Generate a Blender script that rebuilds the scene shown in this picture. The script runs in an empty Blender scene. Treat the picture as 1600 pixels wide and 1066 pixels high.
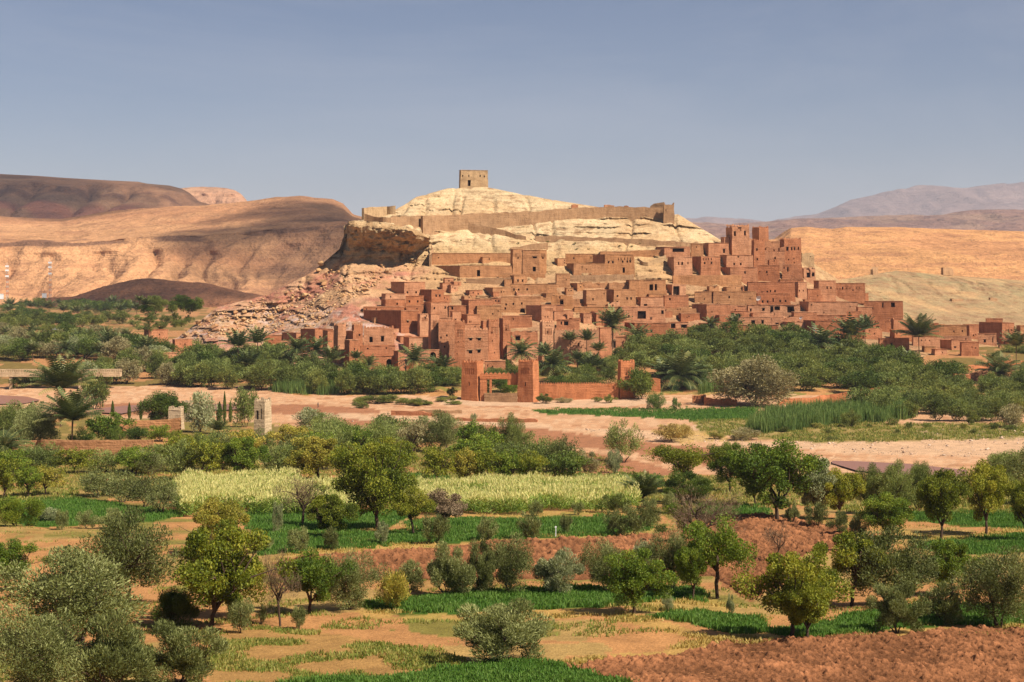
import bpy, math, random
import numpy as np
from mathutils import Vector, Matrix
SC = bpy.context.scene
COL = SC.collection
# ---------------------------------------------------------------- camera, sky, sun, exposure
F, CX, HY, ZC = 2500.0, 800.0, 430.0, 45.0        # focal length in photo pixels, principal column, horizon row, eye height
cam = bpy.data.objects.new('camera', bpy.data.cameras.new('camera')); COL.objects.link(cam)
cam.location = (0, 0, ZC); cam.rotation_euler = (math.radians(90), 0, 0)
cam.data.sensor_width = 36; cam.data.lens = F/1600*36
cam.data.shift_y = (HY-533)/1600
cam.data.clip_start = 1; cam.data.clip_end = 90000
SC.camera = cam
SUN_EL, SUN_AZ = math.radians(48), math.radians(-33)      # azimuth measured from +X towards +Y
sun_dir = Vector((math.cos(SUN_EL)*math.cos(SUN_AZ), math.cos(SUN_EL)*math.sin(SUN_AZ), math.sin(SUN_EL)))
W = bpy.data.worlds.new('World'); SC.world = W; W.use_nodes = True
nt = W.node_tree; nt.nodes.clear()
sky = nt.nodes.new('ShaderNodeTexSky'); sky.sky_type = 'NISHITA'; sky.sun_disc = False
sky.sun_elevation = SUN_EL; sky.sun_rotation = math.pi/2 - SUN_AZ
sky.altitude = 1200; sky.air_density = 1.0; sky.dust_density = 0.7; sky.ozone_density = 4.0
bg = nt.nodes.new('ShaderNodeBackground'); bg.inputs['Strength'].default_value = 0.05
wo = nt.nodes.new('ShaderNodeOutputWorld')
tn = nt.nodes.new('ShaderNodeMix'); tn.data_type = 'RGBA'; tn.blend_type = 'MULTIPLY'; tn.inputs[0].default_value = 1; tn.inputs[7].default_value = (1.12, .95, .93, 1)
nt.links.new(sky.outputs[0], tn.inputs[6]); tc = nt.nodes.new('ShaderNodeTexCoord'); mp = nt.nodes.new('ShaderNodeMapping'); mp.inputs['Scale'].default_value = (2.2, 2.2, 9); mp.inputs['Rotation'].default_value = (0, .12, 0)
cn = nt.nodes.new('ShaderNodeTexNoise'); cn.inputs['Scale'].default_value = 1.6; cn.inputs['Detail'].default_value = 6; cn.inputs['Roughness'].default_value = .62; cn.inputs['Distortion'].default_value = .6
nt.links.new(tc.outputs['Generated'], mp.inputs[0]); nt.links.new(mp.outputs[0], cn.inputs['Vector'])
cr_ = nt.nodes.new('ShaderNodeValToRGB'); cr_.color_ramp.elements[0].position = .46; cr_.color_ramp.elements[0].color = (0, 0, 0, 1); cr_.color_ramp.elements[1].position = .78; cr_.color_ramp.elements[1].color = (.16, .16, .16, 1)
nt.links.new(cn.outputs[0], cr_.inputs[0])
cm = nt.nodes.new('ShaderNodeMix'); cm.data_type = 'RGBA'; cm.inputs[7].default_value = (9.0, 8.6, 8.8, 1); nt.links.new(cr_.outputs[0], cm.inputs[0]); nt.links.new(tn.outputs[2], cm.inputs[6]); nt.links.new(cm.outputs[2], bg.inputs[0]); nt.links.new(bg.outputs[0], wo.inputs[0])
sl = bpy.data.lights.new('sun', 'SUN'); sl.energy = 5; sl.angle = math.radians(0.53); sl.color = (1.0, 0.915, 0.78)
so = bpy.data.objects.new('sun', sl); COL.objects.link(so)
so.rotation_euler = sun_dir.to_track_quat('Z', 'Y').to_euler()
SC.view_settings.view_transform = 'Standard'; SC.view_settings.look = 'None'
SC.view_settings.exposure = 0.62; SC.view_settings.gamma = 1.0
SC.cycles.max_bounces = 5; SC.cycles.diffuse_bounces = 1; SC.cycles.transparent_max_bounces = 24
# ---------------------------------------------------------------- noise
def _h(ix, iy, iz):
    h = (ix.astype(np.int64)*374761393 + iy.astype(np.int64)*668265263 + iz.astype(np.int64)*1440662683) & 0xffffffff
    h = ((h ^ (h >> 13))*1274126177) & 0xffffffff
    h = ((h ^ (h >> 16))*2246822519) & 0xffffffff
    return ((h ^ (h >> 15)) & 0xffffff)/float(0xffffff)
def vn(p):
    p = np.asarray(p, float); i = np.floor(p); f = p-i; f = f*f*(3-2*f); i = i.astype(np.int64)
    x, y, z = i[..., 0], i[..., 1], i[..., 2]; a, b, c = f[..., 0], f[..., 1], f[..., 2]
    def l(u, v, t): return u+(v-u)*t
    return l(l(l(_h(x, y, z), _h(x+1, y, z), a), l(_h(x, y+1, z), _h(x+1, y+1, z), a), b),
             l(l(_h(x, y, z+1), _h(x+1, y, z+1), a), l(_h(x, y+1, z+1), _h(x+1, y+1, z+1), a), b), c)
def fbm(p, o=4, g=.5):
    p = np.asarray(p, float); s = 0; a = 1; t = 0
    for k in range(o):
        s = s+a*vn(p*(2.03**k)+17.3*k); t += a; a *= g
    return s/t
def P3(x, y, z=0): x = np.asarray(x, float); return np.stack(np.broadcast_arrays(x, np.asarray(y, float), np.asarray(z, float)), -1)
def inpoly(x, y, poly):
    r = np.zeros(np.shape(x), bool); n = len(poly)
    for i in range(n):
        x0, y0 = poly[i]; x1, y1 = poly[(i+1) % n]
        if y0 == y1: continue
        r ^= ((y0 > y) != (y1 > y)) & (x < (x1-x0)*(y-y0)/(y1-y0)+x0)
    return r
def sst(a, b, x): t = np.clip((x-a)/(b-a), 0, 1); return t*t*(3-2*t)
# ---------------------------------------------------------------- objects and meshes
def tag(o, label=None, cat=None, group=None, kind=None):
    if label: o['label'] = label
    if cat: o['category'] = cat
    if group: o['group'] = group
    if kind: o['kind'] = kind
    return o
def empty(name, loc, rz=0, **k):
    o = bpy.data.objects.new(name, None); COL.objects.link(o); o.location = loc; o.rotation_euler = (0, 0, rz); o.empty_display_size = .5
    return tag(o, **k)
def mesh_np(name, v, f, mat=None, parent=None, tint=None, col=None, smooth=False, mi=None):
    v = np.asarray(v, np.float32); me = bpy.data.meshes.new(name)
    if isinstance(f, np.ndarray):
        n, k = f.shape
        me.vertices.add(len(v)); me.vertices.foreach_set('co', v.ravel())
        me.loops.add(n*k); me.loops.foreach_set('vertex_index', f.ravel().astype(np.int32))
        me.polygons.add(n); me.polygons.foreach_set('loop_start', np.arange(0, n*k, k, dtype=np.int32))
        me.update(calc_edges=True); me.validate()
    else:
        me.from_pydata(v.tolist(), [], f); me.update()
    for m in (mat if isinstance(mat, (list, tuple)) else [mat]):
        if m: me.materials.append(m)
    if tint is not None: me.attributes.new('tint', 'FLOAT', 'FACE').data.foreach_set('value', np.asarray(tint, np.float32))
    if col is not None:
        c = np.ones((len(v), 4), np.float32); c[:, :3] = col
        me.attributes.new('Col', 'FLOAT_COLOR', 'POINT').data.foreach_set('color', c.ravel())
    if mi is not None: me.polygons.foreach_set('material_index', np.asarray(mi, np.int32))
    if smooth: me.polygons.foreach_set('use_smooth', np.ones(len(me.polygons), bool))
    o = bpy.data.objects.new(name, me); COL.objects.link(o)
    if parent: o.parent = parent
    return o
class MB:
    def __init__(s): s.v = []; s.f = []; s.m = []
    def quad(s, *p, m=0):
        b = len(s.v); s.v += [tuple(q) for q in p]; s.f.append(tuple(range(b, b+len(p)))); s.m.append(m)
    def box(s, x0, y0, z0, x1, y1, z1, tx=0, m=0):
        b = len(s.v)
        for z, t in ((z0, 0), (z1, tx)):
            s.v += [(x0+t, y0+t, z), (x1-t, y0+t, z), (x1-t, y1-t, z), (x0+t, y1-t, z)]
        for q in ((0, 3, 2, 1), (4, 5, 6, 7), (0, 1, 5, 4), (1, 2, 6, 5), (2, 3, 7, 6), (3, 0, 4, 7)):
            s.f.append(tuple(b+i for i in q)); s.m.append(m)
    def tube(s, pts, rad, n=6, m=0):
        b = len(s.v); pts = [Vector(p) for p in pts]
        for i, p in enumerate(pts):
            d = (pts[min(i+1, len(pts)-1)]-pts[max(i-1, 0)]).normalized()
            a = d.cross(Vector((.31, .95, .1)) if abs(d.y) < .9 else Vector((1, 0, 0))).normalized(); c = d.cross(a)
            for k in range(n):
                t = 2*math.pi*k/n; s.v.append(tuple(p+(a*math.cos(t)+c*math.sin(t))*rad[i]))
        for i in range(len(pts)-1):
            for k in range(n):
                s.f.append((b+i*n+k, b+i*n+(k+1) % n, b+(i+1)*n+(k+1) % n, b+(i+1)*n+k)); s.m.append(m)
        e = b+(len(pts)-1)*n; s.f.append(tuple(e+k for k in range(n))); s.m.append(m)
    def build(s, name, mat, parent=None, smooth=False, weld=False):
        if weld:
            key = {}; idx = []; v2 = []
            for p in s.v:
                k = (round(p[0], 3), round(p[1], 3), round(p[2], 3))
                if k not in key: key[k] = len(v2); v2.append(p)
                idx.append(key[k])
            o = mesh_np(name, v2, [tuple(idx[i] for i in f) for f in s.f], mat, parent, smooth=True, mi=s.m); o.data.set_sharp_from_angle(angle=.65); return o
        return mesh_np(name, s.v, s.f, mat, parent, smooth=smooth, mi=s.m)
# ---------------------------------------------------------------- materials
class NT:
    def __init__(s, name):
        s.mat = bpy.data.materials.new(name); s.mat.use_nodes = True; s.t = s.mat.node_tree; s.t.nodes.clear()
        s.out = s.n('OutputMaterial')
    def n(s, t, **k):
        q = s.t.nodes.new('ShaderNode'+t)
        for a, b in k.items(): setattr(q, a, b)
        return q
    def l(s, a, b): s.t.links.new(a, b)
    def coord(s, obj=False, sc=(1, 1, 1)):
        if obj: o = s.n('TexCoord').outputs['Object']
        else: o = s.n('NewGeometry').outputs['Position']
        mp = s.n('Mapping'); mp.inputs['Scale'].default_value = sc; s.l(o, mp.inputs[0]); return mp.outputs[0]
    def noise(s, co, scale, det=4, rough=.55, dist=0):
        q = s.n('TexNoise'); q.inputs['Scale'].default_value = scale; q.inputs['Detail'].default_value = det
        q.inputs['Roughness'].default_value = rough; q.inputs['Distortion'].default_value = dist; s.l(co, q.inputs['Vector']); return q.outputs[0]
    def ramp(s, fac, *st):
        q = s.n('ValToRGB'); e = q.color_ramp.elements
        while len(e) < len(st): e.new(.5)
        for i, (p, c) in enumerate(st): e[i].position = p; e[i].color = (c, c, c, 1) if isinstance(c, (int, float)) else (*c, 1)
        s.l(fac, q.inputs[0]); return q.outputs[0]
    def mix(s, fac, a, b, mode='MIX'):
        q = s.n('Mix', data_type='RGBA', blend_type=mode)
        for v, i in ((fac, q.inputs[0]), (a, q.inputs[6]), (b, q.inputs[7])):
            if isinstance(v, (int, float)): i.default_value = v
            elif isinstance(v, tuple): i.default_value = (*v, 1)
            else: s.l(v, i)
        return q.outputs[2]
    def math(s, op, a, b):
        q = s.n('Math', operation=op)
        for v, i in ((a, q.inputs[0]), (b, q.inputs[1])):
            if isinstance(v, (int, float)): i.default_value = v
            else: s.l(v, i)
        return q.outputs[0]
    def bump(s, h, st, dist):
        q = s.n('Bump'); q.inputs['Strength'].default_value = st; q.inputs['Distance'].default_value = dist; s.l(h, q.inputs['Height']); return q.outputs[0]
    def bsdf(s, col, rough=.95, spec=.15, nrm=None):
        q = s.n('BsdfPrincipled'); q.inputs['Roughness'].default_value = rough; q.inputs['Specular IOR Level'].default_value = spec
        if isinstance(col, tuple): q.inputs['Base Color'].default_value = (*col, 1)
        else: s.l(col, q.inputs['Base Color'])
        if nrm is not None: s.l(nrm, q.inputs['Normal'])
        s.l(q.outputs[0], s.out.inputs[0]); return q
def plain(name, c, rough=.8, spec=.2):
    t = NT(name); n = t.noise(t.coord(True), 3, 3); t.bsdf(t.mix(1.0, c, t.ramp(n, (.3, .8), (.7, 1.15)), 'MULTIPLY'), rough, spec); return t.mat
def terrain_mat(name, s1, s2, bump, strata=0.0, amp=.35, k=(1, 1, 1), fine=0):
    t = NT(name); co = t.coord(); at = t.n('Attribute', attribute_name='Col')
    a = t.noise(co, s1, 6, .65); b = t.noise(co, s2, 4, .7)
    c = t.mix(1.0, at.outputs['Color'], t.ramp(a, (.25, 1-amp), (.5, 1.0), (.78, 1+amp*.7)), 'MULTIPLY')
    c = t.mix(1.0, c, t.ramp(b, (.25, 1-amp*.8), (.5, 1.0), (.75, 1+amp*.5)), 'MULTIPLY')
    h = t.math('ADD', t.math('MULTIPLY', a, 2.0), b)
    if strata:
        s = t.noise(t.coord(False, (.02, .02, 1)), strata, 5, .7, .3)
        c = t.mix(1.0, c, t.ramp(s, (.35, .87), (.5, 1.0), (.65, 1.06)), 'MULTIPLY')
        h = t.math('ADD', h, t.math('MULTIPLY', s, 1.2))
    if fine:
        g = t.noise(co, fine, 3, .8); c = t.mix(1.0, c, t.ramp(g, (.3, .68), (.5, 1.0), (.7, 1.25)), 'MULTIPLY')
    c = t.mix(1.0, c, k, 'MULTIPLY')
    t.bsdf(c, 1.0, .05, t.bump(h, .9, bump)); return t.mat
def mud(name, c1, c2, c3):
    t = NT(name); oi = t.n('ObjectInfo'); co = t.coord()
    base = t.ramp(oi.outputs['Random'], (0, c1), (.5, c2), (1, c3))
    big = t.noise(co, .35, 4, .6); fine = t.noise(co, 2.2, 4, .7)
    streak = t.noise(t.coord(False, (1, 1, .12)), 1.3, 3, .6); lay = t.noise(t.coord(False, (.05, .05, 1)), 2.4, 3, .6)
    c = t.mix(1.0, base, t.ramp(big, (.3, (.74, .71, .69)), (.52, 1.0), (.75, (1.16, 1.16, 1.15))), 'MULTIPLY')
    c = t.mix(1.0, c, t.ramp(fine, (.25, .8), (.5, 1.0), (.75, 1.12)), 'MULTIPLY')
    c = t.mix(.6, c, t.ramp(streak, (.32, .74), (.5, 1.0), (.7, 1.1)), 'MULTIPLY')
    c = t.mix(.3, c, t.ramp(lay, (.35, .85), (.5, 1.0), (.65, 1.08)), 'MULTIPLY')
    t.bsdf(c, 1.0, .05, t.bump(t.math('ADD', t.math('ADD', fine, big), lay), .7, .3)); return t.mat
def leaf(name, c1, c2, c3, tr=.3, rough=.6, spec=.25, vary=.35):
    t = NT(name); at = t.n('Attribute', attribute_name='tint'); oi = t.n('ObjectInfo')
    f = t.math('ADD', at.outputs['Fac'], t.math('MULTIPLY', t.math('SUBTRACT', oi.outputs['Random'], .5), vary))
    c = t.ramp(f, (.05, c1), (.5, c2), (.95, c3))
    q = t.bsdf(c, rough, spec); tl = t.n('BsdfTranslucent'); mx = t.n('MixShader'); mx.inputs[0].default_value = tr
    t.l(t.mix(1.0, c, (1.15, 1.1, .6), 'MULTIPLY'), tl.inputs[0])
    t.l(q.outputs[0], mx.inputs[1]); t.l(tl.outputs[0], mx.inputs[2]); t.l(mx.outputs[0], t.out.inputs[0]); return t.mat
M = {}
M['o'] = mud('ochre_mud', (0.441, 0.205, 0.087), (0.464, 0.224, 0.103), (0.426, 0.209, 0.099))
M['b'] = mud('brown_mud', (.375, .140, .063), (.45, .19, .093), (.545, .27, .145))
M['R'] = mud('red_mud', (.47, .168, .070), (.49, .185, .08), (.47, .185, .083))
M['p'] = mud('pale_stone', (0.456, 0.304, 0.167), (0.471, 0.304, 0.160), (0.426, 0.274, 0.152))
M['s'] = mud('rubble_stone', (0.380, 0.220, 0.114), (0.410, 0.243, 0.129), (0.350, 0.198, 0.103))
M['w'] = mud('cream_plaster', (.53, .38, .225), (.55, .40, .25), (.50, .37, .23))
M['dark'] = plain('interior_shade', (.028, .015, .010), 1, 0)  # near-black colour stands in for the shade inside the openings
M['wood'] = plain('weathered_wood', (.13, .075, .045))
M['blue'] = plain('blue_paint', (.05, .10, .28))
M['white'] = plain('white_paint', (.75, .74, .72))
M['metal'] = plain('grey_metal', (.35, .34, .33), .5, .5)
M['bark'] = plain('dark_bark', (.085, .055, .038), 1, .05)
M['palmbark'] = plain('palm_bark', (.16, .095, .055), 1, .05)
M['olive'] = leaf('olive_leaves', (.045, .055, .012), (.175, .195, .055), (.40, .41, .16), .25)
M['oliveg'] = leaf('green_olive_leaves', (.055, .078, .014), (.18, .22, .05), (.38, .41, .12), .28)
M['almond'] = leaf('almond_leaves', (.055, .08, .006), (.19, .22, .018), (.42, .38, .04), .32)
M['almondg'] = leaf('green_almond_leaves', (.045, .085, .008), (.135, .205, .018), (.32, .36, .04), .32)
M['yellow'] = leaf('yellowing_leaves', (0.140, 0.158, 0.021), (0.333, 0.298, 0.038), (0.595, 0.438, 0.088), .3)
M['tama'] = leaf('tamarisk_leaves', (.05, .072, .012), (.145, .175, .034), (.34, .34, .08), .28)
M['dgreen'] = leaf('dark_green_leaves', (.03, .06, .008), (.085, .13, .018), (.20, .24, .035), .28)
M['dull'] = leaf('dull_tan_leaves', (0.149, 0.131, 0.052), (0.298, 0.254, 0.114), (0.490, 0.411, 0.210), .2)
M['pale'] = leaf('pale_grey_leaves', (0.154, 0.182, 0.077), (0.308, 0.329, 0.154), (0.518, 0.511, 0.280), .25)
M['twig'] = leaf('brown_twigs', (0.108, 0.066, 0.034), (0.228, 0.150, 0.084), (0.336, 0.240, 0.144), .1)
M['palm'] = leaf('palm_fronds', (.035, .06, .016), (.095, .125, .034), (.26, .24, .075), .12, .5, .3, .2)
M['grass'] = leaf('alfalfa', (.035, .10, .012), (.085, .185, .022), (.17, .27, .05), .3)
M['weed'] = leaf('rough_grass', (.10, .155, .02), (.24, .26, .05), (.50, .39, .12), .3)
M['straw'] = leaf('dry_straw', (0.300, 0.200, 0.050), (0.460, 0.330, 0.090), (0.600, 0.460, 0.160), .2)
M['reed'] = leaf('reed_leaves', (.07, .13, .026), (.15, .22, .05), (.30, .34, .10), .3)
M['corn'] = leaf('maize', (.09, .20, .02), (.27, .36, .06), (.85, .74, .31), .3, vary=0)
M['dates'] = plain('orange_dates', (.55, .20, .03))
# ---------------------------------------------------------------- the lie of the land
_ty = np.array([3500, 1700, 1200, 1066, 1035, 960, 900, 850, 800.]); _tY = np.log([12, 33, 62, 78, 85, 105, 128, 155, 195.])
_fy = np.array([628, 605, 590, 575, 560, 545, 520, 500, 480, 468, 460, 455, 450, 445.]); _fY = np.log([530, 565, 600, 625, 650, 690, 850, 1020, 1400, 1800, 2500, 3500, 6000, 16000.])
_bx = [-3000, -200, 0, 300, 500, 740, 940, 1050, 1200, 1600, 1800, 4500]; _by = [640, 645, 648, 655, 665, 685, 730, 742, 735, 745, 750, 790]
def bank(x): return np.interp(x, _bx, _by)
def gY(x, y):
    x = np.asarray(x, float); y = np.asarray(y, float); b = bank(x); Rb = np.log(105000/(b-430))
    near = np.interp(-y, -_ty, _tY); s = np.clip((y-b)/np.maximum(800-b, 5), 0, 1)
    mid = Rb+(_tY[-1]-Rb)*s**.85; riv = np.log(105000/np.clip(y-430, 150, 999)); far = np.interp(-y, -_fy, _fY)
    return np.exp(np.where(y >= 800, near, np.where(y > b, mid, np.where(y > 628, riv, far))))
def unp(x, y, D): return np.stack([(x-CX)/F*D, D, ZC-(y-HY)/F*D], -1)
def gz_noise(p): return (fbm(P3(p[..., 0], p[..., 1])/9, 3)-.5)*.7+(fbm(P3(p[..., 0], p[..., 1])/1.7, 2)-.5)*.16
def gpt(x, y):                                             # photo pixel -> point on the valley ground
    p = unp(np.asarray(x, float), np.asarray(y, float), gY(x, y)); p[..., 2] += gz_noise(p); return p
def inv_y(X, Y):                                           # world X, Y -> (x, y) pixel of the ground there
    x = CX+X/Y*F; lo = np.full(np.shape(x), 446.); hi = np.full(np.shape(x), 3400.)
    for _ in range(26):
        m = (lo+hi)/2; t = gY(x, m) > Y; lo = np.where(t, m, lo); hi = np.where(t, hi, m)
    return x, (lo+hi)/2
# kasbah hill control rows: foot, foot of the cliff band, top of the band, ridge
HX = np.array([200, 280, 340, 420, 490, 530, 545, 600, 650, 700, 760, 850, 950, 1060, 1125, 1200, 1250, 1310, 1400, 1500, 1600, 1750, 1900])
HYS = [np.array(a, float) for a in (
 [565, 552, 562, 574, 590, 592, 592, 592, 588, 578, 574, 572, 562, 547, 547, 547, 550, 557, 564, 580, 590, 595, 600],
 [562, 537, 512, 500, 455, 420, 410, 410, 408, 405, 405, 405, 405, 405, 402, 412, 422, 462, 470, 480, 490, 495, 505],
 [559, 530, 494, 474, 438, 402, 354, 350, 354, 362, 364, 366, 367, 374, 390, 402, 410, 447, 440, 442, 452, 456, 470],
 [557, 526, 480, 460, 424, 390, 347, 338, 308, 294, 292, 310, 326, 335, 375, 386, 398, 437, 423, 432, 438, 440, 460])]
_hd1 = [665, 690, 692, 702, 716, 722, 724, 727, 735, 740, 740, 742, 745, 748, 752, 757, 762, 768, 795, 830, 850, 870, 900]
_hd2 = [668, 695, 704, 710, 720, 726, 728, 731, 738, 757, 762, 765, 765, 765, 766, 770, 772, 778, 845, 900, 920, 950, 980]
_hd3 = [670, 702, 714, 718, 724, 730, 737, 762, 790, 805, 806, 802, 797, 788, 778, 780, 782, 795, 895, 960, 1000, 1020, 1050]
def hill_curves(x):
    ys = [np.interp(x, HX, a) for a in HYS]; d0 = gY(x, np.minimum(ys[0], 627))
    return ys, [d0]+[np.interp(x, HX, a) for a in (_hd1, _hd2, _hd3)]
def hillD(x, y):
    x = np.asarray(x, float); y = np.asarray(y, float); ys, ds = hill_curves(x); D = ds[0]
    for k in range(3):
        t = np.clip((ys[k]-y)/np.maximum(ys[k]-ys[k+1], .5), 0, 1); D = np.where(y < ys[k], ds[k]+(ds[k+1]-ds[k])*t, D)
    return D
def surf(x, y):                                            # pixel -> point on hill or ground
    if 215 < x < 1880 and y < float(np.interp(x, HX, HYS[0])): p = unp(x, y, float(hillD(x, y)))
    else: p = gpt(x, y)
    return Vector([float(c) for c in p])
# ---------------------------------------------------------------- ground colours (what each patch of soil is made of)
GREEN = [[(28, 783), (110, 774), (200, 790), (283, 800), (286, 810), (200, 816), (120, 820), (60, 826), (25, 815)],
 [(385, 797), (640, 797), (642, 812), (560, 826), (390, 829)], [(398, 834), (660, 829), (745, 826), (640, 845), (560, 853), (470, 862), (398, 866)],
 [(640, 818), (800, 811), (1020, 806), (1020, 828), (930, 836), (800, 840), (690, 846), (640, 842)],
 [(560, 940), (640, 932), (730, 927), (900, 918), (1000, 922), (1092, 922), (1096, 934), (960, 949), (820, 952), (700, 956), (580, 950)],
 [(1000, 962), (1100, 955), (1180, 962), (1196, 985), (1150, 991), (1080, 975)],
 [(430, 1075), (520, 1060), (620, 1052), (700, 1046), (830, 1038), (900, 1048), (985, 1075)],
 [(1190, 985), (1330, 962), (1450, 950), (1640, 948), (1640, 972), (1420, 985), (1250, 994)],
 [(1430, 848), (1500, 842), (1640, 833), (1640, 866), (1520, 868), (1440, 858)], [(1400, 802), (1640, 796), (1640, 828), (1540, 826), (1420, 815)],
 [(905, 742), (1030, 742), (1045, 762), (900, 762)], [(830, 640), (1185, 637), (1180, 656), (1080, 656), (1000, 652), (850, 646)], [(620, 740), (700, 742), (700, 752), (615, 752)],
 [(1090, 788), (1200, 790), (1200, 805), (1100, 806)]]
ROUGH = [[(310, 1075), (335, 985), (430, 975), (520, 990), (640, 1012), (720, 1030), (640, 1052), (500, 1060), (420, 1075)],
 [(1080, 658), (1180, 655), (1400, 662), (1640, 660), (1640, 684), (1400, 690), (1280, 692), (1100, 678)],
 [(0, 830), (300, 825), (300, 835), (0, 842)], [(1480, 866), (1640, 866), (1640, 885), (1500, 890)], [(640, 890), (800, 890), (800, 930), (640, 935)]]
STRAW = [[(540, 845), (720, 838), (1060, 826), (1060, 834), (760, 846), (560, 862), (430, 878), (420, 870)], [(560, 952), (960, 952), (1130, 1000), (1120, 1006), (940, 966), (560, 962)],
 [(840, 1040), (1130, 998), (1200, 992), (1420, 985), (1640, 975), (1640, 984), (1400, 992), (1130, 1008), (880, 1045)], [(1020, 935), (1100, 925), (1140, 950), (1060, 962), (1010, 958)],
 [(560, 826), (660, 816), (720, 816), (640, 832), (540, 838), (380, 838), (380, 830)], [(1220, 812), (1350, 822), (1500, 850), (1640, 832), (1640, 826), (1460, 838), (1340, 815)],
 [(700, 805), (1040, 795), (1040, 801), (700, 812)], [(1020, 675), (1080, 672), (1180, 690), (1060, 692)]]
PLOUGH = [[(870, 1044), (1000, 1024), (1130, 1007), (1280, 998), (1420, 991), (1660, 982), (1660, 1085), (1000, 1085), (940, 1062)],
 [(430, 880), (560, 863), (780, 849), (1060, 836), (1068, 812), (1180, 806), (1260, 815), (1352, 832), (1345, 850), (1250, 872), (1215, 910), (1180, 930), (1142, 925), (1105, 898), (1000, 904), (900, 906), (780, 904), (660, 906), (560, 902), (490, 898)],
 [(1105, 884), (1240, 874), (1215, 912), (1160, 935), (1120, 915)]]
WET = [[(520, 654), (700, 661), (860, 671), (1000, 690), (1100, 700), (1180, 722), (1100, 728), (980, 706), (820, 690), (700, 676), (560, 668)],
 [(865, 703), (960, 712), (1060, 738), (1030, 752), (930, 748), (880, 730)], [(400, 631), (480, 632), (590, 640), (600, 647), (480, 648), (400, 646)], [(150, 632), (220, 630), (400, 634), (400, 645), (160, 650)]]
SHINGLE = [[(860, 668), (1010, 672), (1180, 690), (1400, 690), (1660, 688), (1660, 716), (1400, 712), (1200, 700), (1000, 684)], [(1100, 658), (1180, 662), (1180, 672), (1060, 672)], [(460, 645), (700, 652), (860, 664), (860, 672), (700, 664), (460, 656)],
 [(1430, 672), (1660, 668), (1660, 688), (1440, 690)]]
def paint(x, y, p):
    w = fbm(P3(p[:, 0], p[:, 1])/6, 3)-.5; w2 = fbm(P3(p[:, 0]+91, p[:, 1])/2.2, 3)-.5; s = np.clip((y-430)/300, .3, 2)
    xw = x+(w*30+w2*16)*s; yw = y+(w*8+w2*7)*s
    c = np.empty((len(x), 3)); c[:] = (.50, .262, .118)
    n = fbm(P3(p[:, 0], p[:, 1])/14, 4); c = np.where((n > .56)[:, None], np.array((.43, .29, .12)), c)
    c = np.where((fbm(P3(p[:, 0], p[:, 1]+40)/7, 4) > .60)[:, None], np.array((.25, .22, .065)), c)
    mid = (y < 790) & (y > bank(x)); c = np.where((mid & (w < .03))[:, None], np.array((.24, .19, .065)), c)
    oas = (yw < 606) & (y > 470); c = np.where(oas[:, None], np.where((n > .5)[:, None], np.array((.46, .24, .12)), np.array((.22, .16, .06))), c)
    c = np.where((y < 471)[:, None], np.array((.46, .22, .11)), c)
    r = (yw < bank(x)+1) & (yw > np.where(x < 450, 604, 618)); c = np.where(r[:, None], np.where((w2 > .08)[:, None], np.array((.62, .40, .27)), np.array((.60, .355, .225))), c)
    st = vn(P3(p[:, 0]/9, p[:, 1]/1.6, 5)); c = np.where((r & (st > .74) & (w2 < .1))[:, None], c*np.array((.80, .72, .68)), c)
    def fill(polys, col, a=1.0):
        nonlocal c
        m = np.zeros(len(x), bool)
        for q in polys: m |= inpoly(xw, yw, q)
        c = np.where(m[:, None], c*(1-a)+np.array(col)*a, c)
    fill(SHINGLE, (.64, .43, .30)); fill(WET, (.39, .185, .11)); fill(ROUGH[1:2], (.25, .22, .06), .75); fill(ROUGH[:1]+ROUGH[2:], (.28, .22, .07), .4); fill(STRAW, (.52, .37, .12), .6)
    fill(PLOUGH, (.36, .165, .082)); fill(GREEN, (.06, .13, .02))
    fill([[(930, 640), (1100, 636), (1100, 642), (940, 645)]], (.58, .37, .24)); fill([[(700, 622), (1000, 622), (1080, 632), (830, 636), (690, 632)]], (.63, .43, .31))
    return c*(1+w2*.25)[:, None]
M['ground'] = terrain_mat('ground_soil', .5, 4.5, .12, amp=.3, k=(.84, .78, .66), fine=7)
M['plough'] = terrain_mat('ploughed_soil', .8, 6, .10, amp=.28, k=(.58, .54, .49), fine=14)
M['rock'] = terrain_mat('hill_rock', .09, .7, .9, 1.1, amp=.30, k=(.76, .75, .74), fine=2.2)
M['hills'] = terrain_mat('desert_slope', .012, .08, 6, .10, amp=.24, k=(.66, .62, .58), fine=.28)
M['far'] = terrain_mat('far_rock', .002, .01, 25, .02, amp=.25, k=(.7, .7, .75))
def grid_faces(r, c):
    i = np.arange((r-1)*(c-1)); a = (i//(c-1))*c+i % (c-1); return np.stack([a, a+1, a+c+1, a+c], 1)
gx = np.concatenate([np.linspace(-3200, -160, 70), np.arange(-140, 1741, 3.0), np.linspace(1760, 4800, 70)])
gy = np.concatenate([np.geomspace(3400, 1110, 30), np.arange(1100, 640, -3.0), np.arange(640, 560, -1.5), np.arange(560, 470, -2), np.arange(470, 445.5, -1.2)])
gX, gYy = np.meshgrid(gx, gy); gp = gpt(gX, gYy).reshape(-1, 3)
mesh_np('ground', gp, grid_faces(len(gy), len(gx)), M['ground'], col=paint(gX.ravel(), gYy.ravel(), gp), smooth=True)
tag(bpy.data.objects['ground'], 'orange and green valley floor of fields and river sand', kind='structure')
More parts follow.
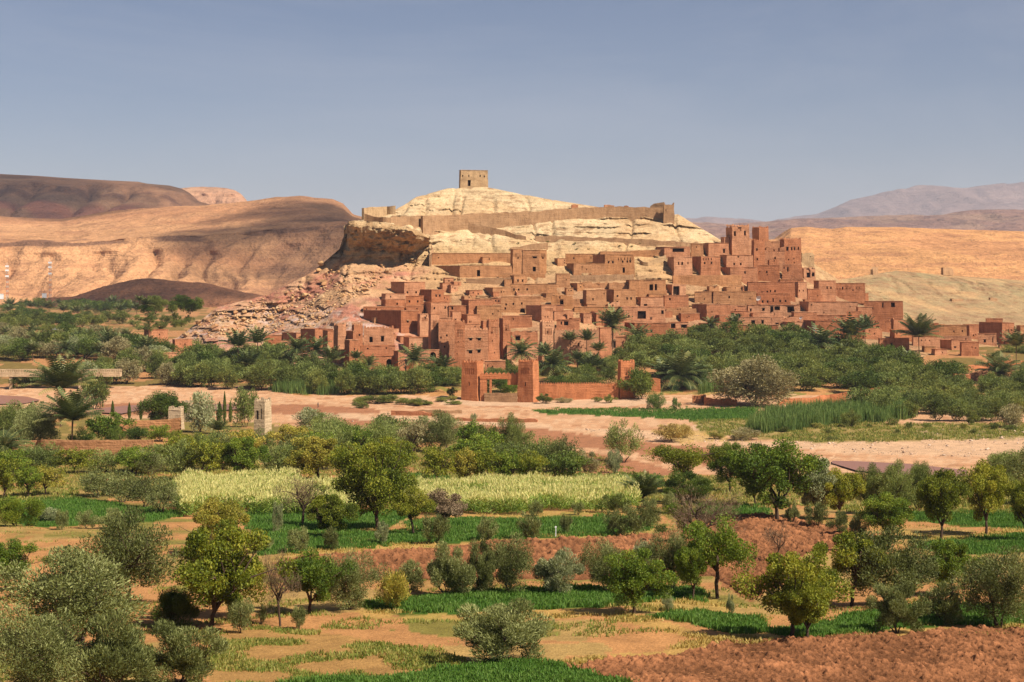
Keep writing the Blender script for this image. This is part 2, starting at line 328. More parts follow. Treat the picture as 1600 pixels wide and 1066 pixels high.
def hill(name, xs, curves, nx, rows, mat, colf, disp, back=(1.25, 90), label=None, z=None):
    x = np.linspace(xs[0], xs[-1], nx); cy = [np.interp(x, xs, c[0]) for c in curves]; cd = [np.interp(x, xs, c[1]) if np.ndim(c[1]) else np.full(nx, float(c[1])) for c in curves]
    Y = []; D = []; T = []
    for k in range(len(curves)-1):
        t = np.linspace(0, 1, rows[k], endpoint=k == len(curves)-2)[:, None]
        Y.append(cy[k]+(cy[k+1]-cy[k])*t); D.append(cd[k]+(cd[k+1]-cd[k])*t); T.append(np.broadcast_to((k+t)/(len(curves)-1), Y[-1].shape))
    Y = np.concatenate(Y); D = np.concatenate(D); T = np.concatenate(T); Xp = np.broadcast_to(x, Y.shape)
    p = unp(Xp, Y, D); top = p[-1]
    b = [top+np.array([0, 1, 0])*(back[0]-1)*D[-1][:, None]*k+np.array([0, 0, -1.])*back[1]*(k**1.5) for k in (.08, .25, .6, 1.0)]
    n = len(Y); P = np.concatenate([p]+[q[None] for q in b]); T = np.concatenate([T, np.ones((4, nx))])
    Xa = np.concatenate([Xp, np.broadcast_to(x, (4, nx))]); Ya = np.concatenate([Y, np.broadcast_to(Y[-1], (4, nx))])
    P = P.reshape(-1, 3); P = disp(P.copy(), Xa.ravel(), Ya.ravel(), T.ravel())
    return tag(mesh_np(name, P, grid_faces(n+4, nx), mat, col=colf(P, Xa.ravel(), Ya.ravel()), smooth=True), label, kind='structure')
# the kasbah hill
def kd(P, x, y, t):
    rim = 1-.75*sst(.93, 1, t); rim *= .35+.65*sst(0, .12, t)
    a = fbm(P/26, 3)-.5; b = fbm(P/8+31, 4)-.5; c = fbm(P/2.6+77, 3)-.5
    rough = .85+1.3*sst(420, 380, y)*sst(690, 560, x)+.9*sst(680, 560, x)*sst(540, 480, y)
    zz = (P[:, 2]+a*9+b*3)/3.6; saw = zz-np.floor(zz); led = sst(1180, 1050, x)*.6+.55
    mk = sst(.48, .66, fbm(P3(P[:, 0]/22, P[:, 1]/22, P[:, 2]/5)+11, 3)); led *= mk
    P[:, 1] += rim*((b*7+c*2.4)*rough+(np.clip(saw*1.6, 0, 1)-.5)*2.2*led)
    gl = np.abs(fbm(P3(P[:, 0]/17, P[:, 1]/70, 4), 3)-.5); P[:, 2] -= rim*1.3*sst(.05, 0, gl)*sst(500, 420, y)
    P[:, 2] += rim*(a*2.2+b*1.3*rough+c*.55*rough); return P
def kc(P, x, y):
    n = fbm(P/11, 4); m = fbm(P/3+9, 4); xw = x+(n-.5)*70; yw = y+(m-.5)*30
    c = np.empty((len(x), 3)); c[:] = (.50, .275, .15)
    def mixc(w, col):
        nonlocal c; c = c*(1-w[:, None])+np.array(col)*w[:, None]
    mixc(sst(470, 400, yw)*.9, (.68, .455, .225))
    mixc(sst(405, 360, yw), (.78, .57, .33))
    left = sst(690, 640, xw); mixc(left*sst(400, 425, yw), (.72, .41, .24))
    mixc(left*sst(.40, .54, fbm(P3(P[:, 0]/14, P[:, 1]/14, P[:, 2]/7)+5, 4))*sst(405, 430, yw), (.60, .255, .165))
    mixc(left*sst(480, 500, yw)*sst(560, 520, yw)*sst(.48, .6, m), (.66, .47, .39))
    right = sst(1290, 1340, xw); mixc(right*sst(560, 480, yw), (.45, .315, .165)); mixc(right*sst(.5, .62, n)*sst(490, 450, yw), (.42, .325, .17))
    mixc(right*sst(.52, .6, fbm(P3(P[:, 0]/20, P[:, 1]/20, P[:, 2]/2.2), 3))*.6, (.38, .22, .12))
    mixc(sst(.54, .66, fbm(P3(P[:, 0]/9, P[:, 1]/9, P[:, 2]/1.4)+3, 3))*.4, (.54, .34, .18)); mixc(sst(.60, .68, fbm(P3(P[:, 0]/3.5, P[:, 1]/3.5, P[:, 2]/1.1)+8, 3))*.7, (.36, .20, .10)); mixc(sst(.5, .62, fbm(P3(P[:, 0]/30, P[:, 1]/30, P[:, 2]/12)+4, 3))*.45, (.70, .42, .20))
    return c
hx = np.linspace(205, 1890, 840); _ys, _ds = hill_curves(hx)
hill('rocky_hill', hx, [(_ys[0]+22, _ds[0])]+[(a, b) for a, b in zip(_ys, _ds)], 840, [6, 96, 42, 52], M['rock'], kc, kd, (1.22, 130), 'pale layered rock hill carrying the mud village')
# overhanging cliff on the left shoulder
def cd_(P, x, y, t):
    e = sst(534, 546, x)*sst(668, 640, x); b = fbm(P/5+3, 4)-.5; c = fbm(P/1.7, 3)-.5
    P[:, 1] += (b*9+c*4.5)*(.3+.7*e)+(1-e)*14; P[:, 2] += (fbm(P/4+50, 3)-.5)*3.0*(.4+.6*e)+c*.8; return P
def cc_(P, x, y):
    n = fbm(P/4, 4); c = np.empty((len(x), 3)); c[:] = (.66, .45, .24); w = sst(.42, .6, n)*.75; c = c*(1-w[:, None])+np.array((.42, .245, .115))*w[:, None]; return c
cx_ = [532, 545, 560, 600, 640, 668]
hill('rock_outcrop', cx_, [([400, 409, 411, 409, 404, 400], 730.), ([394, 401, 402, 400, 396, 393], 733.), ([384, 388, 388, 388, 386, 382], 725.), ([366, 370, 371, 371, 374, 378], 717.), ([358, 352, 353, 356, 362, 371], 714.), ([352, 347, 346, 350, 357, 368], 719.)],
     150, [10, 14, 14, 12, 8], M['rock'], cc_, cd_, (1.02, 2), 'overhanging ochre cliff on the left shoulder of the hill')
# desert hills on the left
def ld(s, az, ay=0):
    def f(P, x, y, t):
        r = 1-.6*sst(.9, 1, t); a = fbm(P3(P[:, 0]/s, P[:, 1]/(2*s), 0), 4)-.5; g = np.abs(fbm(P3(P[:, 0]/(s*.33), P[:, 1]/(s*1.2), 3), 4)-.5)
        P[:, 2] += r*(a*az+(.12-g)*az*.9); P[:, 1] += r*a*ay; return P
    return f
def gully(f):
    def g(P, x, y, t):
        w = fbm(P3(P[:, 0]/60, P[:, 1]/60), 3)*1.6; r = np.abs(vn(P3(P[:, 0]/34+w, P[:, 1]/260))-.5)*2; k = sst(.02, .2, t)*sst(.62, .52, t); cl = sst(.52, .6, t)*sst(.85, .75, t)
        r2 = np.abs(vn(P3(P[:, 0]/13+w*2, P[:, 1]/150, 7))-.5)*2; P[:, 2] -= ((1-r)**2*15+(1-r2)**2*4)*k; P[:, 1] += (vn(P3(P[:, 0]/16, P[:, 2]/8, 2))-.5)*16*cl+(fbm(P3(P[:, 0]/9, P[:, 1]/9), 3)-.5)*5*k; return f(P, x, y, t)
    return g
def lc(base, alt, dark, cl=None):
    def f(P, x, y):
        n = fbm(P3(P[:, 0]/160, P[:, 1]/160, P[:, 2]/30), 4); m = fbm(P3(P[:, 0]/40, P[:, 1]/40, P[:, 2]/6)+7, 4)
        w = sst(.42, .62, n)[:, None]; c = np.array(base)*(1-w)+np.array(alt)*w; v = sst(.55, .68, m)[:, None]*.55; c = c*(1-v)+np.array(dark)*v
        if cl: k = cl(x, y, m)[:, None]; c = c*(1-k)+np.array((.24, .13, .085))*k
        return c
    return f
bxs = [-900, -300, 0, 60, 100, 170, 215, 230, 265, 284, 292, 300, 330, 370, 420, 500, 700]
def bdisp(P, x, y, t):
    a = fbm(P3(P[:, 0]/190, P[:, 1]/260), 4)-.5; cl = sst(.60, .7, t)*sst(.93, .85, t); r = np.abs(vn(P3(P[:, 0]/75+fbm(P3(P[:, 0]/90, P[:, 1]/90), 2), P[:, 1]/500))-.5)*2; k = sst(.05, .3, t)*sst(.66, .6, t)
    P[:, 2] += a*26*sst(1, .8, t)*sst(0, .2, t)-(1-r)**2*22*k; P[:, 1] += (vn(P3(P[:, 0]/34, P[:, 2]/26, 2))-.5)*70*cl+(fbm(P3(P[:, 0]/24, P[:, 1]/24), 3)-.5)*30*k; return P
def bcol(P, x, y):
    n = fbm(P3(P[:, 0]/150, P[:, 1]/150, P[:, 2]/26), 4); m = fbm(P3(P[:, 0]/36, P[:, 1]/36, P[:, 2]/9)+7, 4); c = np.empty((len(x), 3)); c[:] = (.50, .27, .155)
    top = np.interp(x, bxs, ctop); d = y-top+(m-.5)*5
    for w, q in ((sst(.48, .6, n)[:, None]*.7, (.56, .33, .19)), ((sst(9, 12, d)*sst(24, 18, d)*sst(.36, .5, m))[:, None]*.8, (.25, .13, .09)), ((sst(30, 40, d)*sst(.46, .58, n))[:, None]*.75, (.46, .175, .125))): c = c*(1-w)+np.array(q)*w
    return c
ctop = [262, 264, 272, 275, 278, 282, 284, 287, 290, 295, 303, 312, 320, 326, 332, 345, 350]
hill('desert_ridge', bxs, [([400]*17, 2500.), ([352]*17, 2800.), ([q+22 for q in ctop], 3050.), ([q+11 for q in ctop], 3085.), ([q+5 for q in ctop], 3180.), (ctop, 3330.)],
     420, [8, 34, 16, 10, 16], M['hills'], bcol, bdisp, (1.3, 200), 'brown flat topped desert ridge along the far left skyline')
hill('desert_peak', [225, 255, 285, 300, 318, 335, 352, 366, 376, 384, 400, 430], [([345]*12, 3500.), ([326, 324, 322, 320, 320, 320, 320, 322, 324, 328, 338, 345], 3620.), ([310, 304, 301, 300, 300, 299, 301, 304, 310, 318, 332, 342], 3680.), ([306, 299, 294, 292.5, 292, 292.5, 294, 297, 303, 313, 330, 342], 3760.)],
     150, [6, 20, 14, 10], M['hills'], lc((.74, .45, .28), (.66, .38, .24), (.50, .26, .17)), gully(ld(60, 10, 30)), (1.1, 120), 'small pinkish sunlit hilltop behind the brown ridge')
mx_ = [-900, -200, 0, 60, 96, 170, 220, 300, 380, 430, 470, 520, 536, 552, 600, 700]
hill('desert_hill', mx_, [([482]*16, 1500.), ([472]*16, 1520.), ([420, 420, 428, 440, 432, 420, 418, 420, 420, 415, 410, 400, 398, 396, 400, 400], 1650.), ([384, 384, 387, 389, 388, 387, 385, 380, 374, 371, 368, 362, 360, 358, 360, 362], 1740.),
     ([374, 374, 377, 379, 378, 377, 374, 369, 364, 360, 357, 351, 350, 352, 356, 360], 1755.), ([330, 332, 338, 341, 342, 331, 326, 322, 316, 308, 306, 311, 318, 334, 350, 358], 2150.)],
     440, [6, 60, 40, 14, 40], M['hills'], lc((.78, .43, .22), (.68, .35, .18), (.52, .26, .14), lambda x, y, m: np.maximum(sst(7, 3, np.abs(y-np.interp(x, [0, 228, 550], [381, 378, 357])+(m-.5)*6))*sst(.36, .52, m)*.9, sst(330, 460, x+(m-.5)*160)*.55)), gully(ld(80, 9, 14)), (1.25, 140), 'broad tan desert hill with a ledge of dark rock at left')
hill('shade_toned_mound', [60, 120, 160, 215, 240, 290, 330, 370, 430, 470], [([500]*10, 1380.), ([468, 470, 471, 472, 472, 472, 472, 472, 472, 474], 1400.), ([468, 462, 448, 436, 436, 440, 444, 455, 466, 474], 1470.)],
     160, [6, 40], M['hills'], lc((.36, .16, .085), (.40, .19, .10), (.26, .11, .065)), ld(30, 7, 6), (1.1, 20), 'low red mound, coloured dark for cloud shade, at the foot of the tan hill')  # base colours kept dark to carry the cloud shadow lying here
hill('desert_slope', [1160, 1215, 1235, 1260, 1300, 1320, 1400, 1460, 1600, 1900], [([450]*10, 1300.), ([436]*10, 1350.), ([400]*10, 1500.), ([380, 378, 368, 366, 370, 367, 367, 370, 375, 385], 1750.), ([378, 374, 357, 354, 358, 355, 355, 358, 362, 372], 1900.)],
     260, [10, 30, 40, 20], M['hills'], lc((.86, .455, .20), (.76, .385, .18), (.56, .27, .14)), ld(90, 7, 14), (1.2, 60), 'sunlit orange desert slope behind the village at right')
hill('far_mesa', [900, 1060, 1150, 1200, 1290, 1400, 1480, 1510, 1530, 1600, 2200], [([400]*11, 4200.), ([375]*11, 4600.), ([362, 358, 357, 360, 358, 356, 354, 352, 351, 350, 350], 5200.), ([352, 348, 350, 346, 341, 339, 336, 331, 329, 328, 330], 5600.)],
     300, [6, 30, 40], M['far'], lc((.34, .19, .13), (.40, .24, .15), (.20, .12, .10)), ld(320, 50, 160), (1.3, 300), 'dark flat topped mesas beyond the orange slope')
hill('far_mountain', [800, 1050, 1075, 1110, 1150, 1200, 1280, 1330, 1370, 1400, 1430, 1500, 1600, 1900, 2400], [([380]*15, 11000.), ([350]*15, 12000.), ([350, 345, 339, 336, 340, 344, 333, 310, 302, 298, 291, 293, 288, 296, 320], 13500.)],
     240, [8, 40], M['far'], lc((.30, .20, .16), (.34, .23, .18), (.24, .16, .14)), ld(900, 260, 500), (1.2, 800), 'blue hazy mountain range on the right horizon')
# ---------------------------------------------------------------- mud houses, towers and walls
CR = dict(a=(640, 380, 5.923), b=(860, 380, 5.923), c=(1080, 340, 5.923), d=(1300, 420, 5.33), e=(380, 400, 5), g=(680, 470, 5), h=(500, 240, 4), k=(1200, 300, 4), j=(850, 240, 4), x=(0, 0, 1))
def wins_of(s):
    out = []
    for part in (s or '').split(';'):
        if not part: continue
        key, rest = part.split(':'); ox, oy, sc = CR[key]
        for w in rest.split():
            kind = 'window'
            if w[0] == '!': kind = 'door'; w = w[1:]
            if w[0] == '^': kind = 'arch'; w = w[1:]
            v = [float(t) for t in w.split(',')]; v = v if len(v) == 4 else v+[15/5.923*sc, 20/5.923*sc] if len(v) == 2 else v+[v[2]]
            out.append((kind, ox+v[0]/sc, oy+v[1]/sc, v[2]/sc, v[3]/sc))
    return out
def n3(x, y, z, s): return float(vn(np.array([[x*.6+s, y*.6+s*1.7, z*.6]]))[0])-.5
def house_mesh(W, D, H, holes, taper, ruin, seed, zb, sgn):
    x0, x1 = (0, W) if sgn > 0 else (-W, 0); cxm, cym = (x0+x1)/2, D/2; st = .9 if ruin else 1.7
    def cuts(a, b, extra):
        e = sorted(set([a, b]+extra)); n = max(1, int((b-a)/st)); e2 = list(e)
        for i in range(1, n):
            t = a+(b-a)*i/n
            if min(abs(t-q) for q in e2) > .5: e2.append(t)
        return sorted(e2)
    X = cuts(x0, x1, [h[0] for h in holes]+[h[1] for h in holes]); Z = cuts(zb, H, [h[2] for h in holes]+[h[3] for h in holes]+[0]); Yc = cuts(0, D, [])
    cache = {}
    def pos(x, y, z):
        k = (round(x, 3), round(y, 3), round(z, 3))
        if k in cache: return cache[k]
        t = 1-taper*max(z, 0)/max(H, 1); j = .30; xx = cxm+(x-cxm)*t; yy = cym+(y-cym)*t
        zz = z
        if z > H-.01:
            zz += n3(x*.7, y*.7, 9, seed)*.34
            if ruin: zz -= ruin*max(0, n3(x*.9, y*.9, 3, seed+5)+.18)*2.2
        r = (xx+n3(x, y, z, seed)*j, yy+n3(x, y, z, seed+31)*j, zz); cache[k] = r; return r
    m = MB()
    for i in range(len(X)-1):
        for k in range(len(Z)-1):
            cx, cz = (X[i]+X[i+1])/2, (Z[k]+Z[k+1])/2
            if not any(h[0] < cx < h[1] and h[2] < cz < h[3] for h in holes):
                m.quad(pos(X[i], 0, Z[k]), pos(X[i+1], 0, Z[k]), pos(X[i+1], 0, Z[k+1]), pos(X[i], 0, Z[k+1]))
            m.quad(pos(X[i+1], D, Z[k]), pos(X[i], D, Z[k]), pos(X[i], D, Z[k+1]), pos(X[i+1], D, Z[k+1]))
    for i in range(len(Yc)-1):
        for k in range(len(Z)-1):
            m.quad(pos(x0, Yc[i+1], Z[k]), pos(x0, Yc[i], Z[k]), pos(x0, Yc[i], Z[k+1]), pos(x0, Yc[i+1], Z[k+1]))
            m.quad(pos(x1, Yc[i], Z[k]), pos(x1, Yc[i+1], Z[k]), pos(x1, Yc[i+1], Z[k+1]), pos(x1, Yc[i], Z[k+1]))
    ring = [(x, 0) for x in X]+[(x1, y) for y in Yc[1:]]+[(x, D) for x in X[::-1][1:]]+[(x0, y) for y in Yc[::-1][1:-1]]
    t = min(.4, W*.2, D*.2); dp = min(.7, H*.35)+(ruin or 0)*.8
    def inn(x, y): return (min(max(x, x0+t), x1-t), min(max(y, t), D-t))
    for i in range(len(ring)):
        a, b = ring[i], ring[(i+1) % len(ring)]; A, B = pos(*a, H), pos(*b, H); ia, ib = inn(*a), inn(*b)
        tt = 1-taper; q = lambda p, z: (cxm+(p[0]-cxm)*tt, cym+(p[1]-cym)*tt, z)
        m.quad(A, B, q(ib, B[2]), q(ia, A[2])); m.quad(q(ia, A[2]), q(ib, B[2]), q(ib, H-dp), q(ia, H-dp))
    return m, pos, (x0+t, t, x1-t, D-t, H-dp, cxm, cym, 1-taper)
NAMES = dict(h=('mud_brick_house', 'house', 'mud brick houses of the hillside village'), t=('mud_brick_tower', 'tower', 'mud brick towers of the village'), k=('fortified_house', 'fortified house', 'tall fortified houses with corner towers'),
             T=('gate_tower', 'tower', 'battlemented towers of the riverside gate'), w=('terrace_wall', 'wall', 'mud and stone terrace walls'), r=('ruined_house', 'ruin', 'ruined houses of the village'), g=('granary', 'granary', None), p=('garden_pavilion', 'pavilion', None))
hs = [0]
def house(kind, mt, xl, xc, xr, yt, yb, label, win='', fl='', dep=None):
    name, cat, grp = NAMES[kind]; hs[0] += 1; seed = hs[0]*3.7
    P = surf(xc, yb); px = P.y/F
    if '>' in fl: ws, wf, sgn = (xr-xc)*px, (xc-xl)*px, -1
    else: ws, wf, sgn = (xc-xl)*px, (xr-xc)*px, 1
    H = (yb-yt)*px; Dm = dep or (3.4 if kind in 'tT' else 4.0)
    psi0 = math.asin(min(.42, 3.0/max(wf, 1), ws/2.0)); sg_ = max(psi0, math.asin(min(.72, ws/max(9, Dm)))) if ws > .3 else 0
    D = min(22, max(2.5, ws/max(math.sin(sg_), .05))) if ws > .3 else Dm
    psi = psi0*sgn; phi = math.atan2(P.x, P.y); Wd = max(1.2, wf/math.cos(psi)); skew = math.tan(sg_-psi0)*sgn; D *= math.cos(sg_-psi0)
    def SK(mb): mb.v = [(x-y*skew, y, z) for x, y, z in mb.v]; return mb
    if kind == 'w': D = .8
    p = Vector((math.cos(phi), -math.sin(phi))); v = Vector((math.sin(phi), math.cos(phi))); er = p*math.cos(psi)+v*math.sin(psi)
    e = empty(name, P, math.atan2(er.y, er.x), label=label, cat=cat, group=grp)
    holes = []; wn = wins_of(win)
    for kd_, wx, wy, ww, wh in wn:
        u = (wx-xc)/((xr-xc) if sgn > 0 else (xc-xl)); hw = ww/max(wf/px, 1)*Wd/2; xm = u*Wd
        z0, z1 = (yb-(wy+wh/2))*px, (yb-(wy-wh/2))*px; z0 = max(z0, -.2); z1 = min(z1, H-.45)
        lo, hi = (.25, Wd-.25) if sgn > 0 else (-Wd+.25, -.25)
        a, b = max(xm-hw, lo), min(xm+hw, hi)
        if b-a > .15 and z1-z0 > .2 and not any(a < h[1]+.1 and b > h[0]-.1 and z0 < h[3]+.1 and z1 > h[2]-.1 for h in holes): holes.append((a, b, z0, z1, kd_))
    hr = random.Random(seed)
    if not holes and kind in 'hkr' and Wd > 3 and H > 2.4:        # a few small irregular holes
        for i in range(hr.randint(1, 3)):
            w, hh = hr.uniform(.35, .6), hr.uniform(.5, .95); a = hr.uniform(.6, Wd-1.2)*sgn; a = a if sgn > 0 else a-w; z0 = H*hr.uniform(.35, .7)
            if z0+hh < H-.5 and not any(a < h[1]+.3 and a+w > h[0]-.3 for h in holes): holes.append((a, a+w, z0, z0+hh, 'window'))
    if 'n' in fl:                                                # a frieze of tall slots below the parapet
        n = 5; xa, xb = (0, Wd) if sgn > 0 else (-Wd, 0)
        for i in range(n):
            c = xa+(xb-xa)*(.2+.6*(i+.5)/n); w = Wd*.045; holes.append((c-w, c+w, H*.69, H*.85, 'niche'))
    taper = .10 if 't' in fl else .03; ruin = 2.2 if 'r' in fl else 0
    m, pos, (rx0, ry0, rx1, ry1, rz, cxm, cym, tt) = house_mesh(Wd, D, H, [h[:4] for h in holes], taper, ruin, seed, -min(4, 2+H*.3), sgn)
    mm = M[mt]; SK(m).build('wall', mm, e, weld=True)
    if kind != 'w':
        r = MB(); r.quad(*[(cxm+(x-cxm)*tt, cym+(y-cym)*tt, rz+.02) for x, y in ((rx0, ry0), (rx1, ry0), (rx1, ry1), (rx0, ry1))]); SK(r).build('roof', mm, e)
    if not ruin and 'c' not in fl and H > 1.5:                   # thin overhanging coping along the wall tops
        c = MB(); q = MB(); o = .13
        xa, xb = ((0, Wd) if sgn > 0 else (-Wd, 0)); f = lambda x, y: (cxm+(x-cxm)*tt, cym+(y-cym)*tt)
        (ax, ay), (bx, by) = f(xa, 0), f(xb, D)
        if kind == 'w': c.box(ax-o, ay-o, H-.02, bx+o, by+o, H+.18)
        else:
            c.box(ax-o, ay-o, H-.03, bx+o, ay+.42, H+.17); c.box(ax-o, by-.42, H-.03, bx+o, by+o, H+.17)
            c.box(ax-o, ay+.43, H-.03, ax+.42, by-.43, H+.16); c.box(bx-.42, ay+.43, H-.03, bx+o, by-.43, H+.16)
        SK(c).build('coping', mm, e)
    if 'c' in fl:                                                # stepped corner horns and small teeth along the top
        c = MB(); xa, xb = ((0, Wd) if sgn > 0 else (-Wd, 0)); f = lambda x, y: (cxm+(x-cxm)*tt, cym+(y-cym)*tt)
        (ax, ay), (bx, by) = f(xa, 0), f(xb, D); n = max(3, int(Wd/1.3)); s = .42
        for k in range(n+1):
            x = ax+(bx-ax-2*s)*k/n; hh = .85 if k in (0, n) else .45
            c.box(x, ay, H-.06, x+2*s, ay+.5, H+hh, .12); c.box(x, by-.5, H-.06, x+2*s, by, H+hh, .12)
        nn = max(2, int(D/1.3))
        for k in range(1, nn):
            y = ay+(by-ay-2*s)*k/nn
            for x in (ax, bx-.5): c.box(x, y, H-.06, x+.5, y+2*s, H+.45, .12)
        SK(c).build('parapet', mm, e)
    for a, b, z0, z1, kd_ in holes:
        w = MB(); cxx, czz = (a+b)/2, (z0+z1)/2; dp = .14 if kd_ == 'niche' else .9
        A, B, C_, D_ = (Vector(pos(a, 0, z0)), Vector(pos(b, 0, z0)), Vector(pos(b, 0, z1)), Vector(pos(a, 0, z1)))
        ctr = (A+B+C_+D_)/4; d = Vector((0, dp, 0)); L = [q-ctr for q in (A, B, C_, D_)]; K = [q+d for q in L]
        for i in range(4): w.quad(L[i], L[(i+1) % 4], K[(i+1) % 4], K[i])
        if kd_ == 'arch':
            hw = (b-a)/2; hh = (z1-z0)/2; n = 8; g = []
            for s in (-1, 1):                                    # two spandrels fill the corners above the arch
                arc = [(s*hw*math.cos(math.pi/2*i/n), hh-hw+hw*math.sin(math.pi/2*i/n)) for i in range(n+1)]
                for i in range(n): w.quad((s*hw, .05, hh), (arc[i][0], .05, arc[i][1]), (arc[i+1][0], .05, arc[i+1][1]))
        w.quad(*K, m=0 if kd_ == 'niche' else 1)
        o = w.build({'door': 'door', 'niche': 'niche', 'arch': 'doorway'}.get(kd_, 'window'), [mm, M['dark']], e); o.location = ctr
        if kd_ == 'window' and 'l' not in fl and (b-a) > .7 and hr.random() < .6:
            q = MB(); q.box(-(b-a)*.65, -.07, (z1-z0)/2+.02, (b-a)*.65, .1, (z1-z0)/2+.2); q.build('lintel', M['wood'], o)
        if 'l' in fl and kd_ == 'window':
            q = MB(); q.box(-(b-a)*.8, -.35, (z1-z0)/2+.05, (b-a)*.8, .1, (z1-z0)/2+.3); li = q.build('lintel', M['p'], o)
    return e
def wallrun(name, cat, mt, pts, label, group=None, thick=.9, ragged=.35, scallop=False, cope=False):
    """a free-standing wall that follows (x, y_top, y_bottom) photo points on the ground"""
    Q = []
    for i in range(len(pts)-1):
        n = max(2, int(abs(pts[i+1][0]-pts[i][0])/4)+1)
        for k in range(n): t = k/n; Q.append([pts[i][j]+(pts[i+1][j]-pts[i][j])*t for j in range(3)])
    Q.append(list(pts[-1])); B = [surf(x, yb) for x, yt, yb in Q]; Hh = [(yb-yt)*b.y/F for (x, yt, yb), b in zip(Q, B)]
    o0 = B[0].copy(); v = []; f = []; hs[0] += 1
    for i, b in enumerate(B):
        d = (B[min(i+1, len(B)-1)]-B[max(i-1, 0)]); d.z = 0; d.normalize(); nn = Vector((d.y, -d.x, 0))
        if nn.y > 0: nn = -nn
        t = b.z+Hh[i]-o0.z+n3(i*.8, 0, 1, hs[0])*ragged*2; q = b-o0; zb = q.z-3
        for s, z in ((.62, zb), (.5, t), (-.5, t), (-.62, zb)): v.append((q.x+nn.x*thick*s, q.y+nn.y*thick*s, z))
        if i:
            for k in range(3): a = (i-1)*4+k; f.append((a, a+4, a+5, a+1))
    f += [(0, 1, 2, 3), tuple(len(v)-4+k for k in (3, 2, 1, 0))]
    w = mesh_np(name, v, f, M[mt])
    w.location = o0; tag(w, label, cat, group)
    if scallop:
        c = MB()
        for i in range(len(B)-1):
            a, b = B[i]-o0, B[i+1]-o0; za, zb = a.z+Hh[i]-.1, b.z+Hh[i+1]-.1
            for k in range(6):
                u0, u1 = k/6, (k+1)/6; h0, h1 = .75*math.sin(math.pi*u0)**.7, .75*math.sin(math.pi*u1)**.7
                p0, p1 = a.lerp(b, u0), a.lerp(b, u1); z0, z1 = za+(zb-za)*u0, za+(zb-za)*u1; nn = Vector((0, -.3, 0))
                for s in (1, -1): c.quad(p0*1+nn*s+Vector((0, 0, z0-p0.z)), p1+nn*s+Vector((0, 0, z1-p1.z)), p1+nn*s+Vector((0, 0, z1+h1-p1.z)), p0+nn*s+Vector((0, 0, z0+h0-p0.z)))
                c.quad(p0+nn+Vector((0, 0, z0+h0-p0.z)), p1+nn+Vector((0, 0, z1+h1-p1.z)), p1-nn+Vector((0, 0, z1+h1-p1.z)), p0-nn+Vector((0, 0, z0+h0-p0.z)))
        c.build('scalloped_parapet', M[mt], w)
    return w
H = house
# hilltop granary and the fortress ruins
H('g', 'p', 717, 719.5, 763, 266, 293, 'square pale granary standing alone on the hilltop', 'x:722.5,274.8,1.8,3 732.5,274.8,1.5,3.6 750.3,274.6,1.8,3.4 757.2,275.2,1.8,3 !733,286,4.6,9.5', dep=9)
RG = 'rampart walls of the hilltop fortress'
wallrun('rampart_wall', 'wall', 'p', [(567, 324.5, 343), (580, 324, 340), (600, 323, 336), (618, 322, 333)], 'pale rampart at the left end of the hilltop above the cliff', RG, 1.2)
wallrun('rampart_wall', 'wall', 's', [(570, 335, 346), (585, 339, 347), (610, 339, 349), (640, 337, 350), (659, 336, 352)], 'low broken wall along the brink of the overhanging cliff', RG, 1.0, .6)
wallrun('rampart_wall', 'wall', 's', [(659, 337, 358), (700, 337, 359), (740, 334, 357), (780, 332, 354), (840, 330, 349), (900, 325, 342), (960, 323, 340), (1000, 324, 340), (1036, 325, 340)], 'long stone rampart crossing the hill below the granary', RG, 1.3, .5)
wallrun('rampart_wall', 'wall', 's', [(732, 349, 358), (760, 354, 363), (790, 361, 368), (806, 366, 373), (822, 370, 375)], 'ruined stone wall stepping down the slope below the long rampart', RG, .9, .9)
wallrun('rampart_wall', 'wall', 's', [(836, 369, 374), (880, 369, 374), (930, 371, 376), (980, 373, 379), (1030, 376, 383), (1090, 379, 386)], 'low stone retaining wall across the bare slope above the houses', RG, .9, .5)
H('r', 's', 1036, 1037, 1054, 317, 348, 'ruined square corner tower at the right end of the long rampart', '', 'tr', 6)
wallrun('rampart_wall', 'wall', 's', [(1016, 323, 327), (1022, 318, 326), (1038, 316, 326)], 'broken wall stub rising beside the ruined corner tower', RG, 1.0, .5)
for a, b, c, l in ((893, 903, 320, 'small dark wall stub on the ridge nearest the granary'), (944, 960, 320.5, 'low wall stub on the middle of the ridge'), (975, 982, 321.5, 'tiniest wall stub on the ridge beside the corner tower')):
    wallrun('wall_stub', 'wall', 'b', [(a, c, 327), ((a+b)/2, c-.5, 327), (b, c+.7, 327)], l, 'wall stubs on the skyline', 1.2, .3)
# top terraces, left compound
H('h', 'o', 673, 674, 802, 396, 414, 'long back wall building of the upper left compound', dep=5)
H('h', 'o', 672, 718, 802, 415.5, 435, 'long ochre house whose shaded left end stands above the rubble slope', 'a:!640,278,32,58', dep=8)
H('h', 'o', 750, 754, 766, 402, 415, 'small roof hut inside the upper left compound', 'a:740,147')
H('h', 'o', 816, 816.5, 843, 391, 428, 'middle block between the two upper compound towers', 'a:!1155,240,30,45 1160,132,40,14', dep=6)
H('t', 'o', 798, 801, 817, 390, 430, 'left tower of the upper compound with one small window', 'a:1003,135', 'n')
H('t', 'o', 840, 843, 854, 391, 428, 'slim right tower of the upper compound', 'a:1235,135', 'n')
wallrun('terrace_wall', 'wall', 's', [(728, 436, 443), (760, 434, 444), (800, 434, 443)], 'stone retaining wall under the upper left compound', 'mud and stone terrace walls', .8, .3)
wallrun('terrace_wall', 'wall', 'o', [(779, 429, 434), (815, 428.5, 434), (852, 428, 434)], 'thin straight wall below the slim right tower of the compound', 'mud and stone terrace walls', .6, .1)
